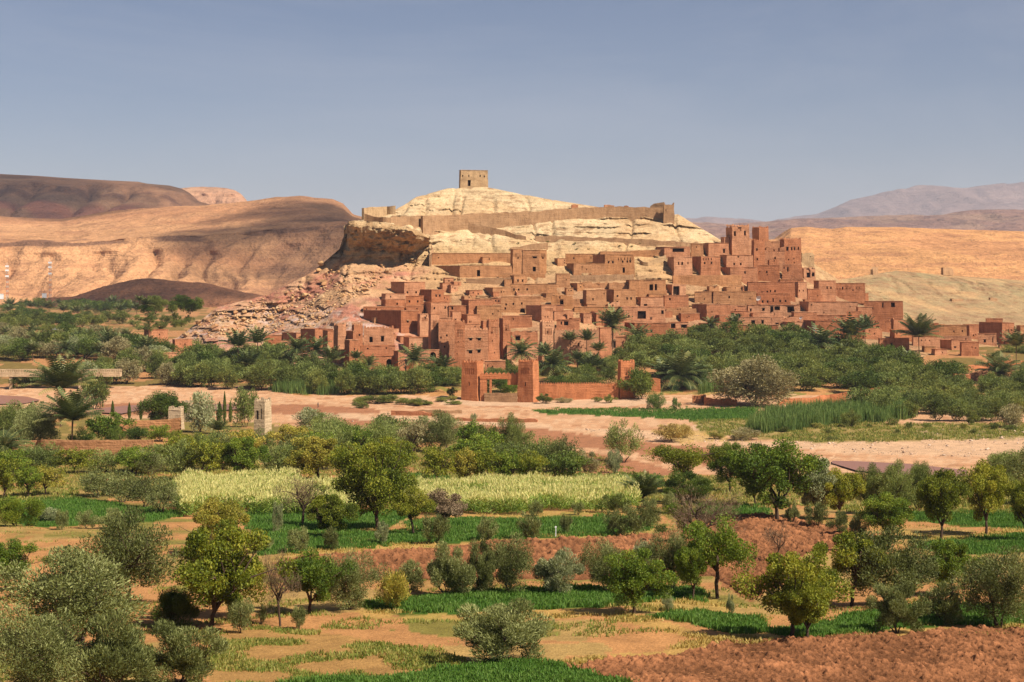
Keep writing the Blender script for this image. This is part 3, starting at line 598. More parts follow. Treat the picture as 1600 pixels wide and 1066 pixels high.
wallrun('terrace_wall', 'wall', 's', [(797, 388, 392), (825, 383, 389), (856, 379, 386)], 'sloping stone wall just above the compound towers', 'mud and stone terrace walls', .7, .3)
wallrun('terrace_wall', 'wall', 's', [(674, 381, 398), (676, 390, 400), (672, 398, 418)], 'narrow standing wall blade at the left edge of the compound', 'mud and stone terrace walls', .8, .6)
# left stepped cluster
H('h', 'b', 610, 632, 665, 441, 465, 'topmost house at the left edge of the village with four windows', 'h:547,868 602,868')
H('h', 'b', 655, 674, 694, 453, 476, 'house with two dark windows right of the topmost left house', 'h:727,890 750,890')
H('h', 'b', 596, 602, 634, 459.5, 470, 'low flat roofed annex under the topmost left house')
H('h', 'b', 595, 602, 634, 468, 486, 'wide terrace house stepping down left of the pink rubble', 'h:483,940')
H('h', 'R', 633, 634, 662, 463, 481, 'dark red infill house between two left terrace houses', 'h:560,925 612,925')
H('h', 'b', 661, 673, 703, 473, 497, 'house with a shaded left wall and two small windows in the left cluster', 'h:715,967 785,965')
H('h', 'b', 634, 635, 662, 478, 488, 'low connecting house in the left cluster')
H('h', 'b', 566, 567, 632, 479.5, 490, 'long low rooftop building at the left end of the village')
H('h', 'b', 566, 627, 655, 486, 522, 'big left house with a very wide shaded side full of small holes', 'e:1287,515', 'l')
H('t', 'b', 653, 656, 671, 491, 528, 'square stair tower beside the big shaded left house', 'e:1420,487 1430,470,10,12', 'n')
H('t', 'b', 670, 673, 687, 491, 560, 'tall narrow tower left of the tallest fortified house', 'e:1600,590', 'n')
H('k', 'b', 567, 568, 616, 513, 548, 'left fortified house with two square windows and toothed cornice', 'e:997,655,26,42 1088,650,26,42 1118,715,14,12', 'c')
H('t', 'b', 550, 553, 567, 508.5, 550, 'right twin tower of the leftmost fortified gate', 'e:910,618', 'c')
H('h', 'b', 530, 552, 556, 518, 570, 'deep shaded wall recessed between the twin left towers')
H('t', 'b', 521, 528, 541, 509, 570, 'left twin tower of the leftmost fortified gate', '', 'c')
H('k', 'b', 537, 546, 561, 532, 578, 'front tower below the twin left towers', 'e:812,738', 't')
H('h', 'b', 561, 562, 618, 541, 562, 'long house above the arched village gate', 'e:972,725,16,12 1122,720')
H('h', 'b', 563, 564, 618, 557, 584, 'gate wall with a tall dark arched doorway', 'e:^1143,858,44,100', dep=5)
H('t', 'b', 614, 622, 633, 549, 588, 'square pier right of the arched gate doorway', '', 't')
H('h', 'b', 630, 639, 684, 528, 553, 'house with a row of openings right of the arched gate', 'e:1352,728,14,14 1388,725,14,14 1487,715,20,22 1460,690,8,50')
H('h', 'b', 640, 641, 687, 548, 570, 'front house with two low round arches', 'e:^1485,782,44,58 ^1550,795,30,32')
H('h', 'b', 634, 635, 706, 563, 580, 'low terrace block behind the tall palm at the gate')
H('h', 'b', 504, 512, 522, 517, 556, 'narrow tall house at the left foot of the village', 'e:640,625,10,16')
H('h', 'b', 469, 492, 521, 515, 533, 'flat house with wide shaded side at the left foot of the village', 'e:598,635,14,12')
H('h', 'b', 455, 485, 506, 531, 552, 'house with a long dark side above the left palms')
H('h', 'b', 440, 463, 471, 521, 537, 'small dark sided house below the boulders')
H('h', 'b', 412, 413, 441, 524, 546, 'square house at the far left foot of the boulder slope')
H('h', 'b', 438, 439, 458, 534, 552, 'lower house with a single dark hole near the boulders', 'e:345,713,24,24')
H('h', 'b', 420, 422, 456, 549, 560, 'lowest wall house half hidden by the left palms')
H('h', 'b', 269, 273, 302, 531, 553, 'isolated box house left of the boulder slope')
H('h', 'b', 225, 232, 262, 516, 532, 'farthest left house beyond the palms')
H('h', 'b', 254, 255, 283, 552, 569, 'low house in front of the isolated box house')
H('h', 'b', 200, 213, 232, 530, 549, 'low shaded house left of the isolated box house')
H('h', 'b', 235, 238, 246, 562, 571, 'tiny hut beside the footbridge end')
# centre, upper half
H('h', 'o', 797, 803, 824, 431, 446, 'small house with two windows below the upper compound', 'a:1003,350 1047,350')
H('h', 'o', 787, 788, 800, 437, 449, 'narrow annex left of the small two windowed house', 'a:880,365,10,30')
H('h', 'o', 796, 797, 871, 444, 462, 'long house with two dark windows across the village centre', 'a:1010,430 1090,428 963,433')
H('h', 'o', 756, 770, 800, 450, 466, 'plain ochre house with shaded left side on the bare rock', '', '')
H('h', 'o', 868, 869.5, 891, 428, 450, 'tall plain house right of the upper compound', 'a:1452,340,16,8')
H('h', 'o', 866, 871, 884, 404, 417, 'small house with a blue door on the upper terrace', 'b:132,158,10,12 132,182,10,12', '')
H('h', 'b', 720, 732, 770, 469, 499, 'house with two windows and a black square opening', 'a:613,595 680,595 690,672 !790,640,28,36')
H('h', 'b', 767, 768, 783, 466, 478, 'small dark block on the roof of the black opening house')
H('h', 'o', 781, 782, 846, 464, 490, 'wide sunlit house with a round black hole in its wall', 'a:890,568 1040,560 883,605 ^1047,628,44,46 960,562')
H('h', 'b', 834, 835, 881, 477, 490, 'flat house with one black window at the village centre', 'a:1268,615,32,26')
H('h', 'b', 821, 846, 869, 478, 505, 'house whose huge shaded left side drops behind the balcony', 'a:1255,683,10,14 1280,683,10,14', 'n')
H('h', 'b', 862, 866, 896, 486, 504, 'house with a framed arch on the front', 'a:^1440,680,42,44')
H('h', 'o', 860, 861, 895, 461, 483, 'rough house block with broken openings left of the terrace', 'b:75,495,40,36 105,545,36,50', 'r')
H('r', 'o', 893, 894, 906, 463, 483, 'ruined stump of a house at the village centre', '', 'r')
H('h', 'o', 890, 902, 912, 443, 456, 'small shaded hut above the rough terrace')
H('h', 'o', 910, 916, 948, 454, 481, 'house with an open courtyard and dark doorway at centre', 'b:395,520,14,22 500,468,10,16')
H('h', 'o', 947, 959, 994, 453, 480, 'house with a dark left side and four small holes at centre', 'b:620,490 710,515 750,515 620,548')
H('h', 'o', 896, 897, 973, 480, 489, 'long narrow terrace house under the courtyard house')
H('h', 'b', 993, 1001, 1037, 465, 481, 'low house in the gap right of the dark sided centre house', 'b:880,572,30,18')
H('h', 'b', 965, 971, 1040, 480, 506, 'house with one huge dark square opening', 'b:845,665,80,72 725,680 930,700 1040,640,24,34')
H('h', 'b', 860, 868, 896, 486, 503, 'flat building behind the framed arch house', '')
H('h', 'b', 975, 991, 1048, 505, 528, 'house with three square windows above the grove', 'b:838,815,18,24 890,815,18,24 938,815,18,24')
H('h', 'b', 1027, 1028, 1074, 514, 531, 'low front house right of the three square windows')
H('h', 'b', 1044, 1047, 1076, 504, 517, 'house block with two leaning shaded recesses', 'b:1135,770,44,50 1240,772,60,30')
H('h', 'b', 1091, 1099, 1123, 506, 529, 'house with a slanting shaded side near the grove', 'b:1460,815,8,14')
H('h', 'b', 1073, 1076, 1093, 511, 531, 'narrow house beside the slanting shaded one', '')
H('h', 'b', 961, 962, 991, 527, 545, 'lowest house behind the leaning palm', 'b:690,925,8,14')
H('r', 'b', 1036, 1038, 1076, 462, 484, 'square roofless house with one small window', 'b:1105,520')
H('h', 'b', 1040, 1050, 1072, 445, 463, 'open fronted house with a big black opening', 'b:!1165,440,58,84', '')
H('h', 'o', 977, 983, 1041, 438, 461, 'rough wall house with a slim dark door', 'b:!977,408,20,58 935,410,36,56')
H('h', 'b', 1080, 1104, 1142, 476, 506, 'house with a tall wedge of shade on its left side', 'c:90,795,14,24')
H('h', 'o', 1084, 1085, 1112, 456, 476, 'plain sunlit wall house above the wedge of shade')
H('h', 'o', 1110, 1114, 1182, 456, 477, 'long plain house with two small holes right of centre', 'c:350,738 545,748,10,14')
# upper right compounds
H('h', 'o', 882, 883, 930, 397, 413, 'back building of the upper middle compound', '', '', 5)
H('h', 'o', 884, 896, 946, 412, 430, 'low lit wing of the upper middle compound')
H('h', 'o', 925, 945, 992, 398, 429, 'main house of the upper middle compound with herringbone brickwork', 'b:540,178 578,178 670,170 715,170 742,170 !680,250,22,50 630,148,7,26 655,148,7,26 690,146,7,24 718,144,7,24 745,144,7,24')
H('h', 'o', 936, 937, 986, 393.5, 400, 'thin roofed shed behind the upper middle compound')
wallrun('terrace_wall', 'wall', 's', [(890, 430, 439), (930, 430, 440), (990, 429, 438)], 'stone terrace wall under the upper middle compound', 'mud and stone terrace walls', .8, .3)
wallrun('terrace_wall', 'wall', 'o', [(985, 392, 399), (1010, 391, 399), (1036, 390, 400)], 'straight mud wall linking the middle compound to the blue door', 'mud and stone terrace walls', .6, .1)
wallrun('terrace_wall', 'wall', 'p', [(997, 403, 406), (1005, 409, 412), (1012, 410, 414), (1040, 398, 408)], 'zigzag path wall on the bare rock between compounds', 'mud and stone terrace walls', .6, .3)
H('h', 'b', 1024, 1038, 1079, 386, 404, 'house with a sheltered terrace and a blue door in the shade', 'b:1185,65,110,34')
H('h', 'b', 1042, 1053, 1082, 402, 431, 'house with two tall windows under the sheltered terrace', 'b:1185,188,14,28 1220,188,14,28 1273,185,12,22')
H('h', 'b', 1081, 1095, 1126, 401, 431, 'house with a shaded recess and herringbone band', 'b:1427,185 1490,185 1415,150,7,22 1440,150,7,22 1465,148,7,22 1490,148,7,22')
H('h', 'o', 1079, 1080, 1099, 381, 399, 'plain block behind the shaded recess house')
H('h', 'b', 1098, 1107, 1139, 380, 399, 'upper house left of the twin ruined towers', 'c:305,310,20,36')
wallrun('terrace_wall', 'wall', 'o', [(1051, 430.5, 444), (1100, 430, 445), (1158, 430, 446)], 'long smooth retaining wall under the recess house', 'mud and stone terrace walls', .9, .1)
H('t', 'b', 1126, 1132, 1140, 371, 394, 'little square turret left of the tallest ruined tower')
H('t', 'b', 1134, 1144, 1171, 353, 398, 'tallest ruined tower with two dark upper windows', 'c:405,150,18,42 500,145,18,42 447,108,32,36', 'cr', 7)
H('h', 'b', 1138, 1148, 1179, 372, 398, 'broken shoulder wall at the foot of the tallest tower', 'c:430,250,16,24 510,280,14,44', 'r')
H('t', 'b', 1175, 1186, 1201, 356, 382, 'second ruined tower without windows right of the tallest one', '', 'c', 6)
H('r', 'b', 1190, 1191, 1226, 377, 395, 'ragged dark wall between second tower and right fortress block', '', 'r', 4)
H('t', 'b', 1174, 1178, 1195, 376, 416, 'slim front tower below the twin ruined towers', 'c:607,298 612,385', 'c')
H('h', 'b', 1192, 1193, 1226, 386, 416, 'windowed house between slim front tower and right fortress block', 'c:685,290,16,24 715,295,12,18 765,305 810,300,16,34 775,375 768,400,10,12', 'r')
H('k', 'b', 1218, 1225, 1252, 374, 420, 'tall right fortress block with a row of four upper windows', 'c:890,290,22,34 930,290,14,28 958,290,14,28 993,285,12,28 848,390 900,390,10,14 950,380,10,14 950,418,10,14', 'c', 8)
H('h', 'b', 1221, 1222, 1254, 414, 437, 'battered base of the right fortress block', 'c:852,465,14,20 !892,480,14,44', 't')
H('r', 'b', 1252, 1256, 1274, 418, 436, 'row of crumbling buttresses right of the fortress block', 'c:1085,510,36,90 1130,510,24,70', 'r')
H('r', 'p', 1250, 1253, 1272, 395, 410, 'ruined hut on the slope right of the fortress block', '', 'r')
H('t', 'b', 1200, 1202, 1217, 405, 437, 'narrow tower at the foot of the fortress cluster', 'c:768,400,10,14 765,490,10,14 790,450,10,14', 'r')
H('h', 'b', 1124, 1135, 1177, 399, 419, 'flat house with two windows below the ruined towers', 'c:400,432 457,432 435,365,14,10')
H('h', 'b', 1124, 1141, 1184, 418, 436, 'low wide house with one window below the ruined towers', 'c:500,510')
H('h', 'b', 1182, 1183, 1218, 415, 437, 'stepped house front with tiny holes below the slim tower', 'c:635,500,8,12 700,505 705,530,14,8')
H('h', 'b', 1156, 1160, 1182, 448, 459, 'small shaded house under the low wide house')
H('h', 'b', 1166, 1168, 1242, 441, 462, 'long house with a line of five small dark windows', 'c:655,688,10,14 672,686,8,10 700,685,14,16 730,682,12,20 773,682,14,22')
H('t', 'b', 1239, 1247, 1261, 441, 467, 'small tower with two windows right of the five window line', 'c:1000,678,10,16 1038,678,10,16')
H('h', 'b', 1179, 1183, 1235, 459, 476, 'house with five arched windows and a white sheet beside it', 'c:660,780 705,780 757,765,14,36 822,775 871,773')
H('h', 'b', 1166, 1168, 1250, 477, 492, 'house with shuttered windows and two wide black openings', 'c:548,858,16,26 665,852,24,24 795,835,50,44 745,850,30,64 920,848,66,64')
H('h', 'b', 1104, 1106, 1167, 478, 490, 'pale low house left of the shuttered windows', '')
H('h', 'b', 1125, 1126, 1170, 486.5, 498, 'flat terrace house with a shaded porch', 'c:430,908,54,30 380,890,30,20')
H('h', 'b', 1125, 1150, 1205, 496, 511, 'house with a red brown shutter and bright cornice', 'c:465,978,16,22 573,970,32,34 663,968,22,32')
H('h', 'b', 1110, 1124, 1152, 493, 512, 'house with three dark windows in the shade', 'c:240,985,12,24 300,990,14,26 370,985,12,24')
H('h', 'b', 1092, 1093, 1118, 505, 522, 'broken house corner at the edge of the right grove', 'c:80,1010,24,40', 'r')
H('h', 'b', 1150, 1151, 1216, 508, 524, 'front house below the red brown shutter', 'c:720,1045,14,16')
H('h', 'b', 1204, 1205, 1256, 493, 507, 'plain rubble walled house right of the bright cornice', 'c:795,990,30,26', 'r')
H('h', 'b', 1222, 1238, 1263, 504, 520, 'house with a low wide shaded side above the grove', 'c:1117,1022,16,20')
H('h', 'b', 1248, 1263, 1322, 472, 493, 'broad house with two small holes under the herringbone house', 'c:1120,880,10,16 1225,880,10,16 1108,808,8,14')
H('h', 'b', 1272, 1273, 1322, 493, 504, 'low house with a row of five square windows', 'c:1110,955,16,10 1155,955,14,10 1190,952,14,12 1232,952,14,12 1270,950,14,12')
H('h', 'b', 1254, 1273, 1347, 501.5, 526, 'long front house with four small square windows', 'k:430,860,9,12 470,860,9,12 500,860,9,12 535,858,9,12')
H('h', 'b', 1271, 1279, 1306, 439, 470, 'tall block with two windows at the right end of the village', 'k:370,600,9,14 393,600,9,14')
H('h', 'b', 1304, 1305, 1351, 443, 462, 'lower wing with a herringbone band at the right end of the village', 'k:465,602,9,18 530,614,8,10 430,605,4,12 450,605,4,12 490,603,4,12 510,602,4,12 550,601,4,12 570,600,4,12')
H('h', 'b', 1320, 1337, 1357, 459, 474, 'house with a shaded left wall below the herringbone wing', 'k:570,682,14,30 593,682,10,24')
H('h', 'b', 1300, 1301, 1340, 472, 490, 'plain house in front of the shaded left wall')
H('h', 'b', 1349, 1350, 1410, 471, 505, 'large patched house at the right edge of the village', 'k:715,703,9,40 778,703,26,34 650,727,8,12')
H('h', 'b', 1338, 1340, 1363, 480, 508, 'small house with a white framed window and dark doorway', 'k:573,753,9,14 !628,832,28,38 618,778,6,10 640,778,6,10 662,778,6,10')
H('r', 'b', 1362, 1364, 1392, 500, 516, 'half collapsed house in front of the large patched one', 'd:380,490,30,22', 'r')
H('r', 'b', 1392, 1396, 1424, 497, 514, 'collapsed stepped walls right of the large patched house', 'd:640,390,60,30', 'r')
H('h', 'b', 1420, 1422, 1466, 505, 529, 'plain windowless house on the right with straight top', '', '')
H('h', 'b', 1372, 1374, 1420, 529, 546, 'dark front house behind the palms at right', 'd:493,632,18,22')
H('h', 'R', 1390, 1398, 1424, 516, 532, 'small reddish house left of the windowless one', '')
H('h', 'b', 1450, 1452, 1516, 526, 537, 'long low house on the right with a plain top')
H('h', 'b', 1461, 1487, 1512, 532, 547, 'house with three shaded openings at the right', 'd:1025,655,16,14')
H('h', 'b', 1490, 1515, 1528, 509, 531, 'house with a long shaded side left of the right end house', 'd:1178,555,10,16 1198,550,8,14')
H('h', 'o', 1465, 1466, 1509, 508.5, 526, 'pale wall house in front of the bare slope at right')
H('h', 'b', 1540, 1541, 1566, 498, 508, 'rooftop room with one window on the right end house', 'd:1340,452,16,12')
H('h', 'b', 1530, 1566, 1585, 505, 537, 'right end house with a wide shaded side and three windows', 'd:1448,515,8,18 1470,513,8,18 1492,512,8,18 1446,582,10,22 1472,578,10,22 1494,575,10,20')
H('h', 'b', 1527, 1528, 1556, 521.5, 537, 'low lit annex with a door before the right end house', 'd:1270,602,18,24 !1335,590,8,44')
H('h', 'b', 1500, 1502, 1529, 535, 560, 'plain front box house with a white lamp on its wall', '')
H('h', 'b', 1583, 1586, 1625, 522, 540, 'house cut by the right edge of the view', '')
# walls in the grove and around
WG = 'red mud walls in the oasis'
wallrun('mud_wall', 'wall', 'R', [(1544, 565, 577), (1565, 563, 577), (1590, 564, 577), (1640, 563, 577)], 'red mud wall around a yard at the right edge', WG, .6, .1)
wallrun('mud_wall', 'wall', 'R', [(1506, 571, 580), (1530, 570, 579), (1545, 570, 578)], 'short red wall below the plain front box house', WG, .6, .1)
wallrun('mud_wall', 'wall', 'b', [(1500, 588, 600), (1520, 583, 598), (1545, 575, 596)], 'rising wall of the sandy yard beside the white door', WG, .6, .1)
H('h', 'R', 1490, 1503, 1516, 587.5, 606, 'small red hut with a white door in the right grove', 'x:!1508,599,2.6,9')
H('h', 'R', 1012, 1013, 1037, 548, 558, 'small open roofed red building inside the grove', 'b:960,1010,60,30')
H('h', 'R', 1067, 1068, 1084, 549, 566, 'red wall fragment standing inside the grove', '')
wallrun('mud_wall', 'wall', 'R', [(1082, 619, 630), (1101, 618, 630), (1102, 622, 633), (1152, 624, 634)], 'broken red garden wall beside the pale tamarisk', WG, .7, .5)
wallrun('mud_wall', 'wall', 'R', [(1216, 623, 632), (1260, 621, 631), (1296, 617, 628), (1324, 612, 628)], 'red garden wall behind the tall reeds', WG, .7, .3)
wallrun('mud_wall', 'wall', 'R', [(1344, 608, 618), (1370, 607, 617), (1400, 608, 618)], 'far red garden wall inside the right grove', WG, .6, .2)
# the riverside gate
H('T', 'R', 720, 746, 757, 567, 627, 'left battlemented gate tower at the river edge', 'x:733,600.5,1.8,6', '>tcn', 6)
H('T', 'R', 808, 833, 843, 566, 629, 'middle battlemented gate tower at the river edge', 'x:821,600.5,1.8,6', '>tcn', 6)
H('T', 'R', 964, 969, 993, 566.5, 624, 'right battlemented gate tower half hidden by a bush', 'x:982,589,1.6,4', 'tcn', 6)
wallrun('crenellated_wall', 'wall', 'R', [(841, 600, 625), (870, 601, 625), (900, 601, 624.5), (940, 601, 624), (941, 602, 624), (966, 600, 623.5)], 'scalloped red wall between the middle and right gate towers', None, .9, .05, True)
def gateway():
    P = surf(781, 626.5); px = P.y/F; e = empty('gateway', P, 0, label='red gateway frame with a wide open bay between two battlemented towers', cat='gateway')
    X = lambda x: (x-781)*px; Z = lambda y: (626.5-y)*px
    b = MB(); b.box(X(750), -.5, Z(592), X(811), .5, Z(585)); b.build('beam', M['R'], e)
    c = MB(); n = 9
    for k in range(n):
        x0, x1 = X(750)+(X(811)-X(750))*k/n, X(750)+(X(811)-X(750))*(k+1)/n; q = [(x0+(x1-x0)*j/6, Z(585)-.03+.7*math.sin(math.pi*j/6)**.7) for j in range(7)]
        c.quad(*[(x, -.4, z) for x, z in q]); c.quad(*[(x, .4, z) for x, z in q[::-1]])
        for j in range(6): c.quad((q[j][0], -.4, q[j][1]), (q[j+1][0], -.4, q[j+1][1]), (q[j+1][0], .4, q[j+1][1]), (q[j][0], .4, q[j][1]))
    c.build('parapet', M['R'], e)
    for x0, x1, yb in ((750, 761, 632), (765, 768.5, 632), (793, 811, 601)):
        b = MB(); b.box(X(x0), -.4, Z(yb), X(x1), .4, Z(592)+.05); b.build('pillar', M['R'], e)
gateway()
wallrun('rubble_wall', 'wall', 's', [(757, 614, 627), (780, 614, 627.5), (808, 614, 628)], 'low rubble stone wall across the foot of the gateway', None, .8, .15)
wallrun('mud_wall', 'wall', 'R', [(1018, 590, 612), (1032, 592, 612)], 'red wall stub right of the bush at the right gate tower', WG, .6, .2)
for pts, l in (([(653, 640, 645), (700, 641, 646), (722, 642, 646)], 'low dark stone wall left of the left gate tower'), ([(700, 652, 657), (760, 653, 658), (840, 655, 660)], 'cut earth bank of the river beside the green strip'), ([(612, 641, 648), (650, 643, 649), (690, 645, 650)], 'cut earth bank below the grove at left')):
    wallrun('stone_wall' if 'stone' in l else 'earth_bank', 'wall' if 'stone' in l else 'bank', 's' if 'stone' in l else 'b', pts, l, None, 1.2, .4)
# garden compound, pavilion and walls on the near bank
H('p', 'w', 397, 413.5, 424.5, 628, 680, 'slender cream garden pavilion tower with a dark red doorway', 'x:402,648.5,4,14 408.5,647,1.6,17', '>c', 4)
GW = 'orange garden walls on the near bank'
wallrun('garden_wall', 'wall', 'o', [(186, 659, 676), (220, 658, 676), (262, 656, 676), (283, 653, 676)], 'orange garden wall rising to a cream corner turret', GW, .6, .05)
wallrun('garden_wall', 'wall', 'o', [(0, 690, 712), (60, 689, 712), (66, 689, 713), (140, 688, 714), (240, 687, 714)], 'long orange wall half hidden by the near left trees', GW, .6, .05)
for a, b, c, t, u, l in ((263, 283, 287, 641, 672, 'cream corner turret with pointed battlements on the garden wall'), (284, 295, 300, 632, 660, 'rear cream turret behind the corner turret'), (234, 245, 249, 649, 660, 'tiny cream turret on the garden wall')):
    e = H('p', 'w', a, b, c, t, u, l, '', '>c', 3.5); e.name = 'garden_turret'; e['category'] = 'turret'; e['group'] = 'cream garden turrets'
for pts, l in (([(1486, 467.5, 470), (1495, 467, 470.5), (1504, 468, 471)], 'longer wall remnant on the bare right slope'), ([(1546, 466, 470), (1551, 465, 470.5), (1557, 467, 471)], 'block like wall remnant at the far right of the bare slope'), ([(1362, 419.5, 423), (1366, 418, 423), (1370, 420, 424)], 'lone wall stump on the right skyline'), ([(1472, 419.5, 422), (1480, 418.5, 422.5), (1488, 420, 423)], 'worn mud block on the right skyline')):
    wallrun('wall_stub', 'wall', 's', pts, l, 'wall remnants on the right slope', 1.2, .9)
# ---------------------------------------------------------------- the fortified houses at the foot of the hill
H('k', 'b', 684, 685, 712, 503, 566, 'tall fortified house with scattered holes and toothed top left of the ribbed tower', 'a:290,875 345,855 325,960,14,20 160,1000,10,10', 'c')
H('t', 'b', 709, 710, 727, 504, 579, 'ribbed corner tower left of the four window fortified facade', 'a:440,835,8,14 450,915,8,14 440,1025,8,14', 'tcn')
H('k', 'b', 724, 725, 763, 516, 570, 'fortified facade with four lintelled windows in two rows', 'g:275,302,24,20 345,302,24,20 275,400,26,26 343,395,26,26', 'cl')
H('t', 'b', 760, 763, 781, 502, 566, 'tapering corner tower right of the four window facade', 'a:762,828,8,14 768,905,8,12 785,1015,8,14', 'tcn')
H('t', 'b', 780, 786, 798, 498, 562, 'slim tower with a deeply shaded left side at the village centre', 'a:895,800,8,14', 'n')
H('h', 'b', 791, 792, 847, 539, 566, 'shaded courtyard wall between two tall fortified houses', '', '', 4)
H('h', 'b', 797, 799, 841, 517, 539, 'open rooftop room with pillars above the shaded courtyard', 'a:1000,880,46,44 1110,800,40,56 1155,800,24,60', 'r')
H('t', 'b', 842, 847, 867, 504, 567, 'carved corner tower of the widest fortified house', 'a:1278,825,10,22 1272,765,10,10 1300,765,10,10', 'tcn')
H('k', 'b', 865, 866, 937, 516, 567, 'widest fortified house with a broad plain front', 'g:1120,343,10,26 975,382,8,12 1050,376,8,14 1180,236,8,10 1350,370,10,16 1350,300,8,12 1180,375,8,12', 'c')
H('t', 'b', 931, 937, 956, 512, 567, 'right tower of the widest fortified house beside the leaning palm', '', 't')
H('h', 'b', 905, 912, 925, 490, 508, 'small roof room with carved band left of its twin', 'b:320,690,6,16 340,690,6,16 360,690,6,16')
H('h', 'b', 926, 932, 946, 489.5, 508, 'small roof room with carved band right of its twin', 'b:450,690,6,16 470,690,6,16 490,690,6,16')
H('h', 'b', 868, 869, 906, 500, 518, 'roof terrace with a pale awning above the widest fortified house', 'b:145,740,40,44 100,740,14,30 30,760,20,40')
H('t', 'b', 704, 707, 720, 487, 506, 'little square roof tower with one hole above the toothed house', 'a:425,710,16,12')
H('h', 'b', 721, 730, 751, 492, 508, 'roof house with a row of carved niches', 'a:520,728,8,18 537,728,8,18 553,728,8,18 568,728,8,18')
H('h', 'b', 724, 725, 750, 507, 518, 'low roof block behind the four lintelled windows')
H('h', 'b', 751, 755, 775, 502, 514, 'roof block with a dark jar shaped heap on top')
H('h', 'b', 685, 686, 706, 497, 508, 'low rounded roof house left of the little roof tower')
H('h', 'b', 756, 757, 790, 564, 588, 'low front house between gate tower and four window facade')
H('h', 'b', 680, 681, 710, 565, 580, 'low wall house at the foot of the toothed house')
H('h', 'b', 783, 784, 832, 494, 512, 'sunlit house below the round black hole', 'a:960,705,10,16')
H('h', 'b', 700, 701, 735, 478, 498, 'small terrace house with a dark porch right of the left cluster', 'a:395,600,18,34 360,655,12,30')
H('h', 'o', 744, 745, 784, 478, 500, 'plain house under the black square opening')
H('h', 'b', 944, 950, 976, 505, 530, 'plain house behind the leaning palm', '')
H('h', 'b', 940, 941, 975, 487, 508, 'house under the long narrow terrace', 'b:560,700,12,16')
H('h', 'o', 1010, 1014, 1042, 460, 470, 'short wall house under the slim dark door')
H('h', 'o', 1040, 1041, 1088, 478, 492, 'slanting walled house beside the street steps', '', 'r')
H('h', 'b', 1060, 1064, 1094, 490, 508, 'small stepped house at the street corner', 'b:1480,725,30,14')
H('h', 'o', 906, 908, 950, 440, 452, 'low rubble house above the courtyard house', '', 'r')
H('h', 'o', 950, 952, 984, 441, 455, 'rubble house with leaning walls on the middle slope', 'b:700,385,22,40', 'r')
H('h', 'o', 830, 832, 872, 462, 474, 'low ruin right of the sunlit round hole house', 'b:60,470,10,10', 'r')
H('r', 'o', 1104, 1108, 1124, 446, 460, 'dark empty ruin below the long retaining wall', 'c:195,620,60,70', 'r')
H('h', 'o', 1140, 1143, 1168, 446, 458, 'rough house right of the empty ruin', '', 'r')
H('h', 'b', 1217, 1219, 1256, 437, 448, 'low wall house under the battered fortress base', '')
H('h', 'b', 1258, 1262, 1282, 452, 470, 'narrow house left of the tall two windowed block', 'c:1105,575,20,20')
H('h', 'b', 1172, 1176, 1216, 486, 500, 'house with a rubble front under the wide black openings', '', 'r')
H('h', 'b', 1236, 1240, 1276, 488, 505, 'stepped house in the gap left of the five square windows', 'c:990,960,20,14')
H('h', 'b', 1346, 1350, 1378, 512, 530, 'low rubble house right of the four square windows', '', 'r')
H('h', 'b', 1300, 1302, 1345, 487, 503, 'narrow upper terrace house with a white dish', 'k:460,793,18,20')
H('h', 'b', 1425, 1427, 1468, 526, 540, 'low house front in the shade of the right palms', '')
q = random.Random(41)
for poly, n, l in (([(1385, 506), (1470, 512), (1610, 518), (1610, 552), (1500, 562), (1420, 546)], 22, 'small plain mud house in the low row running to the right edge'), ([(960, 524), (1100, 518), (1240, 514), (1250, 530), (1100, 536), (1000, 546)], 12, 'small plain mud house in the front row above the right grove'), ([(690, 445), (860, 448), (1040, 445), (1060, 500), (960, 510), (700, 500)], 40, 'small plain mud house wedged into a gap on the middle slope'), ([(1100, 450), (1260, 462), (1380, 500), (1360, 520), (1120, 515)], 22, 'small plain mud house wedged into a gap on the right slope'), ([(590, 490), (700, 495), (690, 560), (470, 550), (520, 520)], 12, 'small plain mud house wedged between the towers of the left quarter')):
    k = 0
    while k < n:
        x, y = q.uniform(min(p[0] for p in poly), max(p[0] for p in poly)), q.uniform(min(p[1] for p in poly), max(p[1] for p in poly))
        if not inpoly(np.array([x]), np.array([y]), poly)[0]: continue
        k += 1; w = q.uniform(8, 22); s = q.uniform(2, 8); e = H('h', q.choice('bbo'), x-w/2-s, x-w/2, x+w/2, y-q.uniform(6, 12), y, l, '', q.choice(['', '', 'r'])); e['group'] = 'small infill houses of the village'
def dish(x, y, s, label):
    p = surf(x, y); b = MB(); n = 10; r = s; ring = [[(r*q*math.cos(2*math.pi*k/n), -.25*r*(q*q), r*q*math.sin(2*math.pi*k/n)) for k in range(n)] for q in (.02, .5, 1)]
    e = empty('satellite_dish', p+Vector((0, -3, 0)), .4, label=label, cat='satellite dish', group='satellite dishes on the roofs')
    for i in range(2):
        for k in range(n): b.quad(ring[i][k], ring[i][(k+1) % n], ring[i+1][(k+1) % n], ring[i+1][k])
    d = b.build('dish', M['white'], e); d.location = (0, 0, 1.2+r); d.rotation_euler = (.5, 0, 0)
    c = MB(); c.tube([(0, .1, -2), (0, .1, 1.2+r)], [.06, .06]); c.build('pole', M['metal'], e)
dish(1183, 474, 1.3, 'white tarp, shaped as a dish, beside the house with five arched windows'); dish(1323.5, 490, 1.1, 'white dish on the roof of the narrow upper terrace house'); dish(1249, 503, .7, 'small white dish above the low wide shaded house')  # the first stands for a white tarp, given the dish shape
for o in bpy.data.objects:
    if o.get('category') and not o.get('kind'): o['kind'] = 'thing'
